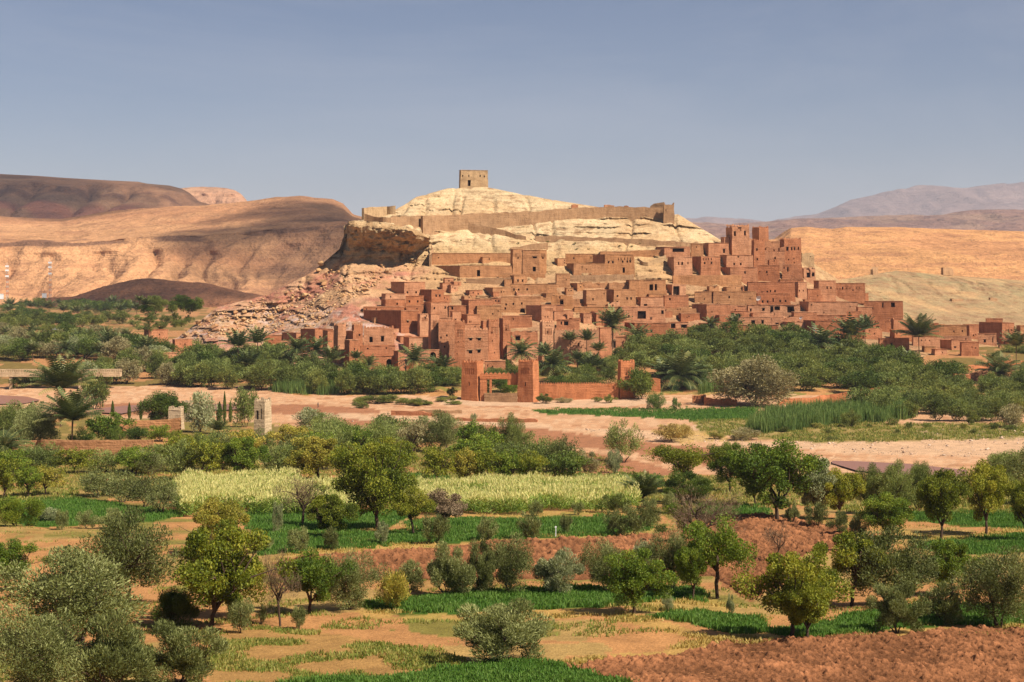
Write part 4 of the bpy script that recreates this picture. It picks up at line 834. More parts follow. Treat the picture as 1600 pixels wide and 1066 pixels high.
# ---------------------------------------------------------------- boulders on the scree
rng = random.Random(7); nr = np.random.default_rng(7)
import bmesh
def rock_mesh(seed):
    r = random.Random(seed); bm = bmesh.new()
    for i in range(16):
        d = Vector((r.gauss(0, 1), r.gauss(0, 1), r.gauss(0, 1))).normalized(); bm.verts.new((d.x*.5*r.uniform(.8, 1.1), d.y*.5*r.uniform(.7, 1.1), d.z*.38*r.uniform(.7, 1.1)))
    bmesh.ops.convex_hull(bm, input=bm.verts); bmesh.ops.delete(bm, geom=[v for v in bm.verts if not v.link_faces], context='VERTS')
    me = bpy.data.meshes.new('boulder'); bm.to_mesh(me); bm.free(); return me
def rockmat():
    t = NT('boulder_rock'); oi = t.n('ObjectInfo'); co = t.coord()
    c = t.ramp(oi.outputs['Random'], (0, (.42, .215, .10)), (.5, (.50, .30, .14)), (1, (.52, .34, .20)))
    a = t.noise(co, .9, 4, .6); c = t.mix(1.0, c, t.ramp(a, (.3, .72), (.6, 1.08)), 'MULTIPLY'); t.bsdf(c, 1, .05, t.bump(a, .6, .3)); return t.mat
M['boulder'] = rockmat(); RK = [rock_mesh(i) for i in range(8)]
for m in RK: m.materials.append(M['boulder'])
def rock(x, y, s, label, group, name='boulder', sink=.15):
    o = bpy.data.objects.new(name, rng.choice(RK)); COL.objects.link(o); p = surf(x, y); o.location = p+Vector((0, -s*.3, s*(.3-sink)))
    o.rotation_euler = (rng.uniform(-.4, .4), rng.uniform(-.4, .4), rng.uniform(0, 6)); o.scale = (s*rng.uniform(.8, 1.3), s*rng.uniform(.8, 1.2), s*rng.uniform(.7, 1.1))
    return tag(o, label, 'boulder', group, 'thing')
SCREE = [(286, 520), (330, 495), (400, 468), (460, 448), (500, 425), (545, 412), (600, 415), (660, 392), (670, 405), (620, 430), (570, 455), (525, 485), (490, 512), (420, 520), (340, 530), (290, 528)]
n = 0
while n < 95:
    x, y = rng.uniform(280, 672), rng.uniform(388, 532)
    if inpoly(np.array([x]), np.array([y]), SCREE)[0]:
        n += 1; s = .8+2.6*rng.random()**3
        z = 'at the left foot of the slope' if x < 400 else 'below the overhanging cliff' if y < 450 else 'in the middle of the slope'
        rock(x, y, s, f'angular pale orange boulder among many on the scree {z}', 'boulders on the scree slope')
for x, y, s, l in ((502, 414, 4.2, 'large orange boulder perched on the left skyline of the hill'), (498, 424, 3.6, 'orange block under the perched boulder on the skyline'), (312, 505, 4.6, 'biggest boulder at the far left end of the slope'), (336, 512, 4.0, 'broad tilted boulder at the slope foot'),
    (506, 442, 4.4, 'large pale slab with a shaded hollow beneath it'), (424, 498, 4.0, 'pale flat faced boulder above the left houses'), (290, 525, 3.0, 'pointed boulder beside the isolated box house'), (476, 462, 3.4, 'round topped boulder on the middle of the scree'), (360, 520, 3.2, 'orange boulder nearest the square far left house')):
    rock(x, y, s, l, None)
# ---------------------------------------------------------------- trees, palms and shrubs: one build of each kind
def leaves(name, c, d, ln, wd, tint, seed):
    """diamond leaf sprays: centres c, directions d, lengths and widths"""
    r = np.random.default_rng(seed); n = len(c); d = d/np.maximum(np.linalg.norm(d, axis=1, keepdims=True), 1e-6)
    s = np.cross(d, r.normal(size=(n, 3))); s /= np.maximum(np.linalg.norm(s, axis=1, keepdims=True), 1e-6)
    ln = (ln*r.uniform(.6, 1.3, n))[:, None]; wd = (wd*r.uniform(.6, 1.3, n))[:, None]
    v = np.stack([c-d*ln*.5, c+s*wd*.5-d*ln*.1, c+d*ln*.5, c-s*wd*.5-d*ln*.1], 1).reshape(-1, 3)
    me_f = np.arange(4*n).reshape(n, 4); return v, me_f, tint
def mk(name, v, f, tint, mat):
    o = mesh_np(name, v, f, M[mat], tint=tint); me = o.data; bpy.data.objects.remove(o); return me
def mkb(name, mb, mat):
    o = mb.build(name, M[mat], smooth=True); me = o.data; bpy.data.objects.remove(o); return me
def limb(mb, a, b, r0, r1, r, n=5, wob=.05):
    pts = []; rad = []
    for i in range(n):
        t = i/(n-1); q = a.lerp(b, t)+Vector((r.gauss(0, wob), r.gauss(0, wob), 0))*math.sin(math.pi*t)*(b-a).length; q.z += .12*(b-a).length*math.sin(math.pi*t); pts.append(q); rad.append(r0+(r1-r0)*t)
    mb.tube(pts, rad, 6)
def tree_proto(kind, lod, seed):
    """unit tree, one metre tall and one metre wide: trunk mesh and crown mesh"""
    r = random.Random(seed*31+len(kind)); q = np.random.default_rng(seed*17+len(kind)); mb = MB()
    N, L = {'hi': (21000, 1.0), 'mid': (4200, 1.7), 'far': (1500, 2.5)}[lod]
    if kind == 'olive': cz, rz, ln, wd, up, nc, base, cr = .48, .49, .043, .0125, .8, 42, .02, .195
    elif kind == 'bush': cz, rz, ln, wd, up, nc, base, cr = .43, .52, .062, .0135, 1.3, 24, .02, .21
    elif kind == 'almond': cz, rz, ln, wd, up, nc, base, cr = .53, .46, .036, .020, .1, 44, .07, .165
    elif kind == 'sparse': cz, rz, ln, wd, up, nc, base, cr = .60, .38, .036, .020, .1, 18, .22, .19; N = int(N*.5)
    elif kind == 'tama': cz, rz, ln, wd, up, nc, base, cr = .50, .48, .050, .018, .5, 28, .03, .24
    elif kind == 'bare': cz, rz, ln, wd, up, nc, base, cr = .62, .36, .075, .005, .8, 18, .22, .24; N = int(N*.22)
    C = []; k = 0
    while len(C) < nc and k < 4000:
        k += 1; d = Vector((r.gauss(0, 1), r.gauss(0, 1), r.gauss(0, .9))).normalized()
        t = r.uniform(.35, .80) if r.random() > .18 else r.uniform(0, .3); wob = 1+.28*math.sin(3*math.atan2(d.y, d.x)+seed*2.1)+.15*math.sin(5*d.z+seed)
        p = Vector((d.x*.5*t*wob, d.y*.5*t*wob, cz+d.z*rz*t))
        if kind == 'bush': p.z = max(p.z, .07); p.x *= 1.12; p.y *= 1.12
        if p.z < base+.05: continue
        if all((p-o).length > cr*.60 for o in C): C.append(p)
    ns = {'olive': 3, 'bush': 4, 'tama': 3}.get(kind, 1); fk = Vector((r.gauss(0, .03), r.gauss(0, .03), base+.08))
    stems = [Vector((r.gauss(0, .03), r.gauss(0, .03), 0)) for _ in range(ns)] if ns > 1 else [Vector((r.gauss(0, .03), 0, -.01))]
    rt = .026 if ns == 1 else .016
    forks = []
    for s0 in stems:
        f = fk if ns == 1 else Vector((s0.x*2.5+r.gauss(0, .03), s0.y*2.5+r.gauss(0, .03), base+.1)); forks.append(f); s0.z = -.03
        limb(mb, s0, f, rt*1.3, rt*.85, r, 5, .035)
    mids = []
    for i in range(5 if ns == 1 else 4):
        a = 2*math.pi*i/4+r.random(); f = r.choice(forks); m = f+Vector((math.cos(a)*r.uniform(.08, .2), math.sin(a)*r.uniform(.08, .2), r.uniform(.12, .3))); mids.append(m); limb(mb, f, m, rt*.75, rt*.42, r, 4, .06)
    for p in C:
        m = min(mids, key=lambda o: (o-p).length); limb(mb, m, p, rt*.38, rt*.10, r, 4, .08)
        if kind in ('bare', 'sparse') or lod == 'hi':
            for _ in range(5 if kind == 'bare' else 2):
                e = p+Vector((r.gauss(0, .07), r.gauss(0, .07), r.gauss(.05, .06))); limb(mb, p if r.random() < .6 else m.lerp(p, .7), e, rt*.12, rt*.04, r, 3, .05)
    cs = []; ds = []; ts = []
    wts = np.array([r.uniform(.6, 1.4) for _ in C]); wts /= wts.sum()
    for p, w in zip(C, wts):
        m = max(8, int(N*w)); d = q.normal(size=(m, 3)); d /= np.linalg.norm(d, axis=1, keepdims=True); rc = cr*r.uniform(.62, 1.05)
        u = q.random(m)[:, None]**.42; sq = np.array([1, 1, .82 if kind in ('almond', 'sparse') else 1.1])
        c = np.array(p)+d*u*rc*sq*.8; out = c-np.array((0, 0, cz*.6)); out /= np.maximum(np.linalg.norm(out, axis=1, keepdims=True), .05)
        dd = out*.7+d*.45+np.array((0, 0, up*.6))+q.normal(size=(m, 3))*(.62 if up > .4 else 1.2)
        cs.append(c); ds.append(dd); ts.append(np.clip(q.normal(.5, .17, m)+r.gauss(0, .10), 0, 1))
    c = np.concatenate(cs); ds = np.concatenate(ds); c[:, 2] = np.maximum(c[:, 2], .02)
    ctr = (np.percentile(c[:, :2], 2, 0)+np.percentile(c[:, :2], 98, 0))/2; c[:, :2] -= ctr; ex = np.percentile(np.abs(c[:, :2]), 95.5)*2; k_ = 1.02/ex; c[:, :2] *= k_; h = np.percentile(c[:, 2], 98.5); c[:, 2] *= 1.0/h
    mb.v = [((x-ctr[0]*min(1, z*2))*(1+(k_-1)*min(1, z*2)), (y-ctr[1]*min(1, z*2))*(1+(k_-1)*min(1, z*2)), z/h) for x, y, z in mb.v]
    v, f, t = leaves('crown', c, ds, ln*L, wd*L, np.concatenate(ts), seed)
    return mkb('trunk', mb, 'bark'), mk('crown', v, f, t, {'olive': 'olive', 'bush': 'olive', 'almond': 'almond', 'sparse': 'almond', 'tama': 'tama', 'bare': 'twig'}[kind])
def palm_proto(lod, seed, short):
    """date palm, unit height to the crown centre handled by the trunk; fronds about 1 unit long"""
    r = random.Random(seed*13+5); mb = MB(); h = 1.0
    lean = Vector((r.gauss(0, .06), r.gauss(0, .04), 0)); mb.tube([Vector((0, 0, -.06)), lean*.2+Vector((0, 0, .3)), lean*.6+Vector((0, 0, .7)), lean+Vector((0, 0, 1.0))], [.062, .05, .046, .055], 7)
    return mkb('trunk', mb, 'palmbark'), lean
def frond_crown(lod, seed, erect):
    r = random.Random(seed*7+3); nf = {'hi': 46, 'mid': 34, 'far': 26}[lod]; seg = {'hi': 14, 'mid': 8, 'far': 6}[lod]; v = []; f = []; t = []
    for i in range(nf):
        a = 2.39996*i+r.gauss(0, .12); e0 = math.radians(78-(95 if not erect else 62)*(i/nf)**.9+r.gauss(0, 6)); L = r.uniform(.85, 1.08); droop = r.uniform(.5, 1.0)*(1.0 if not erect else .55)
        p = Vector((0, 0, 0)); pts = [p.copy()]; el = e0
        for s in range(seg):
            p = p+Vector((math.cos(a)*math.cos(el), math.sin(a)*math.cos(el), math.sin(el)))*L/seg; el -= droop*1.7/seg*(.4+s/seg); pts.append(p.copy())
        tn = min(1, max(0, .62-.55*(i/nf)+r.gauss(0, .12))); tn = tn if i < nf*.85 else r.uniform(.75, 1)
        side = Vector((-math.sin(a), math.cos(a), 0))
        for s in range(1, seg+1):
            A = pts[s-1].lerp(pts[s], .2); d = (pts[s]-pts[s-1]).normalized(); wl = .27*math.sin(math.pi*min(.97, (s/(seg+.6))**.7))+.03; th = L/seg*(.46 if lod == 'hi' else .5)
            for sg in (1, -1):
                tip = A+side*sg*wl*.8+d*wl*.75+Vector((0, 0, -.10*wl-.04)); b = len(v); v += [tuple(A), tuple(A+d*th*1.5), tuple(tip+d*th*.3), tuple(tip)]; f.append((b, b+1, b+2, b+3)); t.append(min(1, max(0, tn+r.gauss(0, .08))))
        b = len(v)
        for s in range(seg+1): w = side*(.012*(1-s/seg)+.003); v += [tuple(pts[s]+w), tuple(pts[s]-w)]
        for s in range(seg): f.append((b+2*s, b+2*s+1, b+2*s+3, b+2*s+2)); t.append(.9)
    return mk('crown', np.array(v), np.array(f), np.array(t), 'palm')
PROTO = {}
def proto(kind, lod):
    k = (kind, lod)
    if k not in PROTO:
        if kind == 'palm': PROTO[k] = [(*palm_proto(lod, s, False), frond_crown(lod, s, s % 2)) for s in range(4)]
        elif kind == 'cypress':
            L = []
            for s in range(2):
                q = np.random.default_rng(s); n = 1400; z = q.random(n)**.8; rr = .5*np.sin(np.pi*np.clip(z*.92+.06, 0, 1))**.6*(1-z*.55)*q.random(n)**.4; a = q.random(n)*6.283
                c = np.stack([np.cos(a)*rr, np.sin(a)*rr, .04+z*.95], 1); d = np.stack([np.cos(a)*.3, np.sin(a)*.3, np.ones(n)], 1)+q.normal(size=(n, 3))*.2; v, f, t = leaves('c', c, d, .11, .05, np.clip(q.normal(.5, .2, n), 0, 1), s)
                mb = MB(); mb.tube([(0, 0, -.02), (0, 0, .4)], [.06, .03]); L.append((mkb('trunk', mb, 'bark'), mk('crown', v, f, t, 'dgreen')))
            PROTO[k] = L
        else: PROTO[k] = [tree_proto(kind, lod, s) for s in range(5 if lod == 'mid' else 4)]
    return PROTO[k]
KN = dict(olive=('olive_tree', 'tree'), bush=('olive_bush', 'bush'), almond=('almond_tree', 'tree'), sparse=('almond_tree', 'tree'), tama=('tamarisk_tree', 'tree'), bare=('bare_tree', 'tree'), palm=('date_palm', 'palm tree'), cypress=('cypress_tree', 'tree'))
def child(name, me, parent, mat=None):
    o = bpy.data.objects.new(name, me); COL.objects.link(o); o.parent = parent
    if mat: o.material_slots[0].link = 'OBJECT'; o.material_slots[0].material = M[mat]
    return o
def tree(kind, x, y, h, w, label, mat=None, group=None, name=None, sink=.0):
    """x, y: photo pixel of the foot; h, w: size in photo pixels"""
    P = surf(x, y); px = P.y/F; lod = 'hi' if max(h, w) > 62 else 'mid' if max(h, w) > 20 else 'far'
    nm, cat = KN[kind]; e = empty(name or nm, P-Vector((0, 0, sink)), rng.uniform(0, 6.28), label=label, cat=cat, group=group, kind='thing')
    if kind == 'palm':                                           # h to the crown centre, w crown width
        tr, lean, cr = rng.choice(proto(kind, lod)) if h > 12 and 'near palm' not in label else proto(kind, lod)[rng.choice((1, 3))]; s = w*px*.68; hh = max(.6, h*px)
        a = child('trunk', tr, e); a.scale = (min(s, 3.4), min(s, 3.4), hh); c = child('crown', cr, e, mat); c.location = (lean.x*a.scale[0], lean.y*a.scale[0], hh); c.scale = (s, s, s)
    else:
        tr, cr = rng.choice(proto(kind, lod)); s = (w*px, w*px, h*px)
        for nm2, me, mt in (('trunk', tr, None), ('crown', cr, mat)): o = child(nm2, me, e, mt); o.scale = s
    if 'orange date' in label:
        d = MB()
        for k in range(26):
            a = rng.uniform(0, 6.28); r = rng.uniform(.4, 1.0); z = hh-rng.uniform(.3, 1.5); x0, y0 = math.cos(a)*r, math.sin(a)*r; d.box(x0-.13, y0-.13, z-.3, x0+.13, y0+.13, z+.2, .05)
        d.build('date_bunch', M['dates'], e)
    return e
# ---------------------------------------------------------------- single trees of the near fields
def T(s, group=None):
    for ln in s.strip().split('\n'):
        k, x, y, h, w, mat, label = ln.split(None, 6); tree(k, float(x), float(y), float(h), float(w), label, None if mat == '-' else mat, group)
T('''olive 118 1006 140 204 - broadest olive tree, filling the left foreground
olive 196 946 136 128 - big olive tree standing just behind the broadest foreground olive
olive 38 1090 132 136 - olive tree cut off by the bottom left corner
bush 168 1088 122 130 - bright olive bush at the bottom edge, left of the grassy field
bush 280 1068 92 104 - rounded olive bush at the bottom edge beside the grassy field
almond 330 985 158 136 - leaning almond tree with a bare dark trunk right of the big olives
almond 362 966 132 96 - almond tree with a low broken limb behind the leaning almond
bush 376 989 50 34 - small slim olive sapling in front of the leaning almond
bush 272 980 52 66 dgreen dark glossy fig bush in the shade between olives and almond
almond 340 868 84 74 yellow yellowing almond tree beside the curving dirt track
almond 8 925 72 74 almondg green almond tree at the left edge above the broadest olive
bush 96 828 29 19 - first little olive sapling at the edge of the left green field
bush 135 826 26 24 - second little olive sapling in front of the left green field
bush 173 826 30 36 - widest of the three saplings by the left green field
bush 76 814 20 36 pale low grey bush inside the left green field
bush 26 824 42 66 almondg leafy green bush at the left edge of the green field
olive 152 776 40 54 - leftmost olive of the short row above the left green field
olive 190 786 46 60 - second olive of the short row above the left green field
olive 226 793 48 56 - third olive of the short row above the left green field
olive 254 802 52 50 - olive ending the short row beside the maize
almond 72 774 43 46 yellow yellow green almond tree behind the left green field
almond 42 777 46 38 almondg slim almond tree left of the yellow green one
almond 6 780 60 50 - almond tree at the left edge behind the green field
bare 473 820 74 64 - leafless dark almond standing in front of the left maize
almond 514 841 64 66 - low spreading almond bush in the green strip before the maize
almond 592 826 128 106 - tallest almond tree, between the two halves of the maize field
sparse 647 834 72 56 - forked almond tree with a leaning trunk right of the tallest almond
sparse 690 832 66 72 twig half bare brownish almond right of the forked one
bush 681 847 42 36 - olive bush at the foot of the half bare almond
bush 596 848 34 20 pale thin grey sapling below the tallest almond
bush 405 864 32 32 - olive sapling at the left end of the strip above ploughed soil
bush 468 862 36 32 - round grey olive sapling on the strip above ploughed soil
bush 517 858 34 24 - narrow olive sapling right of the round grey one
bush 758 843 36 30 - lone olive sapling in the middle green strip
bush 831 841 41 34 - plump olive sapling at the lower edge of the green strip
bush 884 834 30 16 - thin olive sapling in the green strip by the white stake
bush 838 805 22 22 - sapling in front of the right maize, nearest its middle
bush 903 805 20 16 - tiny sapling in front of the right end of the maize
bush 433 830 44 16 pale tall thin grey sapling at the left maize edge
bare 438 975 116 56 - slender leafless tree with dark trunk on the fallow ground
almond 483 958 90 88 almondg round green almond tree beside the slender leafless tree
bush 467 980 34 22 - small olive sapling in front of the round green almond
bush 409 973 30 16 - tiny sapling left of the slender leafless tree
olive 549 950 82 76 - olive tree at the left end of the middle green strip
bush 616 949 56 50 yellow yellow leaved shrub in the green strip
bush 641 925 44 42 - olive bush behind the yellow leaved shrub
bush 698 932 76 64 - left one of the tight pair of olives by the ploughed field
bush 748 930 78 46 - right one of the tight pair of olives by the ploughed field
olive 803 929 84 70 - tall olive tree right of the tight olive pair
bush 873 927 64 64 pale pale open olive bush at the edge of ploughed soil
bush 786 1037 91 114 - lone round olive bush on the bare field at bottom centre
olive 946 925 74 66 - leafy olive left of the low branched almond
bush 1006 902 52 44 pale light grey olive behind the low branched almond
almond 992 961 96 86 almondg dense low branched almond on the straw coloured bank
olive 1052 924 88 60 - dark olive tree behind the small upright almond
almond 1082 938 88 50 almondg small upright almond on the green tongue
sparse 1124 935 120 90 almondg forked almond with thin crown on the ploughed corner
bare 1098 872 100 100 - brown dry tamarisk rising above the ploughed soil
sparse 1068 850 66 48 almondg half green companion left of the brown dry tamarisk
bush 960 833 36 26 - leftmost of three olive bushes right of the green strip
bush 988 836 44 40 - middle and largest of three olive bushes right of the green strip
bush 1014 824 44 34 - rightmost of three olive bushes right of the green strip
bush 962 802 28 34 tama dark green bush at the right end of the maize
bush 1046 802 30 24 - olive sapling on the grassy edge right of the palm shrub
bush 1034 835 14 20 dgreen small dark green shrub on the ploughed soil
bush 1043 956 26 16 pale wispy grey shrub below the small upright almond
bush 1141 958 30 15 pale wispy grey shrub at the edge of the ploughed corner
almond 1238 998 128 124 - large dark almond tree with splayed trunks at the ploughed edge
almond 1262 1005 92 76 - thin trunked almond leaning out of the large dark one
sparse 1330 948 112 96 almond open almond with bare red soil below it
olive 1392 948 112 122 - broadest olive on the right, standing behind two round bushes
almond 1488 930 80 72 almondg dark round almond right of the broadest right olive
bush 1402 990 74 66 - left of two round olive bushes above the ploughed field at right
bush 1473 978 60 60 - right of two round olive bushes above the ploughed field at right
olive 1562 982 112 104 - tall olive mass at the right edge above the ploughed field
bare 1214 880 60 38 - small leafless tree on the ploughed soil
bush 1238 817 32 26 - first in the row of four saplings below the huge green tree
bush 1275 824 38 30 - second in the row of four saplings below the huge green tree
bush 1311 836 36 28 - third in the row of four saplings below the huge green tree
bush 1339 840 40 28 - fourth and rightmost of the row of saplings
almond 1384 842 68 68 almondg spreading almond left of the straw coloured clearing
almond 1470 842 102 66 - upright almond with a clear trunk in the straw clearing
almond 1542 836 106 70 - upright almond right of the straw clearing
almond 1600 846 96 50 - almond cut by the right edge of the view
olive 1360 800 70 50 oliveg left olive of the three by the muddy water
olive 1400 802 76 54 oliveg middle olive of the three by the muddy water
olive 1436 798 72 44 oliveg right olive of the three by the muddy water
almond 1214 812 118 108 almondg huge broad green tree hiding the riverbank
almond 1278 808 92 70 pale whitish flecked tree beside the huge green tree
almond 1312 810 72 60 - yellow green almond behind the row of saplings
olive 1575 770 62 76 oliveg olive tree in front of the river at the right edge
olive 1625 790 96 80 - olive half outside the right edge of the view
almond 1142 768 72 54 almondg dark green almond behind the brown dry tamarisk
sparse 1070 772 74 88 almond wide thin crowned almond at the river bend
bush 1070 788 46 70 dgreen dark bush under the wide thin crowned almond
almond 1180 790 60 50 almond yellow green almond at the foot of the huge tree
olive 974 724 62 48 oliveg lone airy crowned tree on the river bank
bush 960 741 34 24 pale pale shrub at the foot of the lone bank tree
bush 916 738 30 40 dull dry orange brown bush by the river
palm 1003 786 8 70 - stemless young palm at the right end of the maize''')
OG = 'orchard trees between maize and river'
T('''almond 684 758 58 48 - first orchard tree with a dark trunk behind the right maize
almond 726 758 56 42 yellow yellowish orchard tree second from the left behind the right maize
almond 760 759 54 46 - third orchard tree behind the right maize
almond 794 759 54 42 almondg fourth orchard tree behind the right maize
almond 830 760 52 44 - fifth orchard tree behind the right maize
almond 886 757 48 60 dgreen dense dark round tree ending the orchard at right
olive 756 716 48 44 oliveg olive rising behind the third orchard tree
olive 796 720 66 40 oliveg tallest olive at the back of the orchard
olive 824 722 44 38 oliveg olive behind the fifth orchard tree
olive 860 738 50 52 oliveg wide olive left of the dense dark round tree
almond 604 752 66 78 - yellow green tree just behind the tallest almond
almond 498 752 66 86 yellow broad yellow tinged tree over the left maize
almond 546 756 60 56 - orchard tree touching the tallest almond on the left
olive 448 752 56 52 oliveg grey olive in the row behind the left maize
almond 376 752 64 62 almondg bright green tree over the left end of the maize
almond 322 752 60 56 - round orchard tree at the left end of the maize
olive 288 750 56 50 oliveg grey olive at the corner of the maize
almond 455 716 50 52 yellow yellow green tree in front of the garden pavilion
olive 512 712 52 58 oliveg grey olive right of the yellow green pavilion tree
olive 562 712 48 48 oliveg olive left of the dark tree on the bank
almond 606 698 48 44 dgreen dark green tree standing out above the riverbank orchard
sparse 644 716 52 40 dull grey half bare tree right of the dark bank tree
olive 690 708 60 68 - pale broad olive near the dry channel
tama 488 670 32 40 pale pale round tamarisk on the river sand
olive 404 712 38 56 oliveg olive below the garden pavilion
olive 352 716 44 60 oliveg olive in front of the garden wall
almond 305 722 42 56 - yellow green tree in front of the corner turret
olive 250 732 38 60 oliveg olive under the long orange wall
almond 206 738 36 54 almondg green tree right of the long orange wall
olive 160 738 36 60 oliveg olive below the long orange wall
almond 116 740 38 52 - almond tree before the long orange wall
olive 66 738 34 60 oliveg grey olive near the left end of the orange wall
almond 22 744 40 52 almondg green almond at the left edge below the orange wall
olive 20 700 64 60 oliveg olive tree at the left edge of the palm garden
olive 58 704 66 64 - pale olive under the leaning garden palm
tama 146 640 52 38 tama feathery tamarisk between the near palm and the river
almond 172 700 52 58 almondg leafy green tree left of the garden wall
tama 254 662 46 64 dgreen dense dark green tree behind the garden wall
tama 314 676 60 40 pale pale silvery tree beside the cream turret
tama 384 668 58 32 oliveg tall conical tree left of the garden pavilion
bush 214 690 22 44 dgreen dark hedge bush in front of the garden wall
bush 252 690 24 42 almondg lighter hedge bush in front of the garden wall
bush 128 704 34 34 dgreen dark bush at the middle of the orange wall
bush 180 706 36 28 dgreen dark conical bush at the orange wall
cypress 176 652 26 8 - small cypress at the left of the garden
cypress 202 654 24 8 - second small cypress left of the dark tree
cypress 220 656 30 8 - third small cypress left of the dark tree
cypress 351 660 48 8 - tallest slender cypress beside the pale silvery tree
cypress 360 660 34 8 - short slender cypress right of the tallest one
cypress 343 662 34 14 - wide dark cypress left of the tallest one
palm 95 668 60 92 - tall near palm with orange date bunches
palm 112 706 50 88 - lower near palm with arching fronds below the date palm
palm 6 728 22 80 - young palm at the left edge of the garden
palm 38 690 12 84 - stemless palm clump left of the near palms
palm 340 678 6 36 - young palm below the pale silvery tree''')
q = random.Random(3)
for i in range(34):                                              # filler trees of the dense orchard between the listed ones
    x = q.uniform(0, 890); b = float(bank(x)); lo = b+26+max(0, (430-x)*.03); y = q.uniform(lo, max(lo+6, 748 if x > 275 else 735))
    if 165 < x < 480 and y < 728: y = 728+q.uniform(0, 16)
    z = 'left of the garden pavilion' if x < 420 else 'between pavilion and tallest almond' if x < 600 else 'behind the right maize'
    k = q.choice(['olive', 'olive', 'almond']); mt = q.choice({'olive': ['oliveg', 'olive'], 'almond': ['almond', 'almondg', 'yellow']}[k])
    if x < 270: y = max(y, 736)
    tree(k, x, y, q.uniform(40, 58)*(.72 if x < 270 else 1), q.uniform(42, 62), f"{'grey green olive' if k == 'olive' else 'yellow green almond'} in the thick of the orchard {z}", mt, OG)
# ---------------------------------------------------------------- the oasis below the village
PALMS = '''372 585 44 36 palm at the left end of the oasis below the boulders
402 580 44 34 tall palm left of the flat shaded houses
388 590 20 36 low palm between the two left oasis palms
465 585 40 34 palm under the house with a long dark side
494 588 42 34 palm left of the front tower
518 590 26 32 low palm at the foot of the front tower
478 592 16 36 stemless palm in the dark thicket at left
555 590 30 20 thin palm in front of the gate wall
577 590 20 26 feathery palm beside the arched doorway
647 596 34 40 full crowned palm standing alone below the arches
690 592 16 34 low palm behind the reeds left of the gate
815 582 30 36 bright palm above the middle gate tower
865 600 30 44 big palm behind the scalloped wall
852 582 28 26 palm behind the big one at the scalloped wall
891 570 38 21 first of three slim palms before the widest fortified house
916 572 40 24 second of three slim palms before the widest fortified house
934 572 24 22 third and shortest of three slim palms before the fortified house
902 580 18 20 dwarf palm under the three slim palms
925 584 10 32 stemless dark palm under the three slim palms
958 545 38 40 leaning palm beside the tower of the widest fortified house
957 548 36 24 twin trunk of the leaning palm
994 552 22 38 palm at the left edge of the right grove
1064 608 20 60 spreading palm clump with hanging dry fronds
1040 606 18 44 left part of the palm clump with dry fronds
1086 606 16 44 right part of the palm clump with dry fronds
1112 530 22 22 palm against the low broken house corner
1148 532 24 24 palm below the front house with red brown shutter
1283 562 26 46 palm with yellowish lower fronds inside the grove
1330 552 28 44 dark palm right of the yellowish one
1312 572 14 34 low palm between the two grove palms
1352 540 26 30 palm against the dark front house
1436 552 26 50 wide crowned palm before the three shaded openings
1562 600 16 54 spreading palm on the sandy yard
1588 590 50 36 tall palm with a clear trunk at the right edge
1418 580 12 34 low palm deep in the right grove'''
for ln in PALMS.split('\n'):
    x, y, h, w, l = ln.split(None, 4); tree('palm', float(x), float(y), float(h), float(w)*1.25, l)
T('''bush 34 606 20 40 tama bush under the near end of the footbridge
bush 62 604 18 34 tama bush beside the footbridge pier
bush 110 602 18 30 oliveg olive coloured bush below the middle of the footbridge
tama 136 606 40 38 pale pale feathery tamarisk hiding part of the footbridge
tama 1178 634 70 94 dull broad pale brown tamarisk at the edge of the far green field
tama 1000 624 44 46 dgreen dark rounded bush covering the right gate tower foot
tama 785 613 26 34 dgreen green bush framed by the gateway opening
tama 798 616 18 24 almondg smaller bush right of the framed bush
bush 764 610 14 10 dgreen dark shrub at the left post of the gateway
bush 848 631 14 26 tama low shrub right of the middle gate tower
bush 880 629 8 22 dull flat dry shrub before the scalloped wall
bush 933 629 8 15 tama small dark shrub before the scalloped wall, left of its companion
bush 953 630 12 20 tama small dark shrub before the scalloped wall, right of its companion
bush 1023 640 26 26 reed reedy clump at the left of the far green field
bush 1056 642 20 12 reed narrow reedy clump beside the first one
tama 1050 690 26 40 straw golden tufted bush on the river gravel
bush 1118 686 12 26 weed low green bush on the gravel right of the golden one
bush 1165 688 18 40 dull greyish dry bush at the edge of the river meadow
bush 1068 684 20 30 straw pale golden bush beside the golden tufted one
bush 1330 668 26 24 tama upright bush standing in the river meadow
tama 1580 668 34 34 dull greyish brown tamarisk at the right edge of the meadow
bush 1520 664 22 20 tama small bush near the meadow edge left of the greyish tamarisk
bush 706 621 16 14 dgreen small dark bush left of the left gate tower
bush 590 630 12 50 tama low wide bush on the river sand
bush 630 632 10 26 tama flat bush beside the cut earth bank
bush 650 634 9 26 weed flattest bush on the sand near the cut bank
bush 740 660 14 10 pale grey bush by the dry channel''')
def grove(name, poly, n, hr, wr, mats, label, seed, kinds=('tama',), mind=9):
    q = random.Random(seed); pts = []; k = 0; xs = [p[0] for p in poly]; ys = [p[1] for p in poly]
    while len(pts) < n and k < 20000:
        k += 1; x, y = q.uniform(min(xs), max(xs)), q.uniform(min(ys), max(ys))
        if not inpoly(np.array([x]), np.array([y]), poly)[0] or any((x-a)**2+(2.2*(y-b))**2 < mind**2 for a, b in pts): continue
        pts.append((x, y))
    for x, y in sorted(pts, key=lambda p: p[1]):
        k = q.choice(kinds); h = q.uniform(*hr)
        tree(k, x, y, h*(.5 if k == 'palm' else 1), q.uniform(*wr), label.replace('tamarisk tree', 'date palm') if k == 'palm' else label, None if k == 'palm' else q.choice(mats), name+(' palms' if k == 'palm' else ''))
G = ['tama', 'tama', 'dgreen', 'tama', 'oliveg']
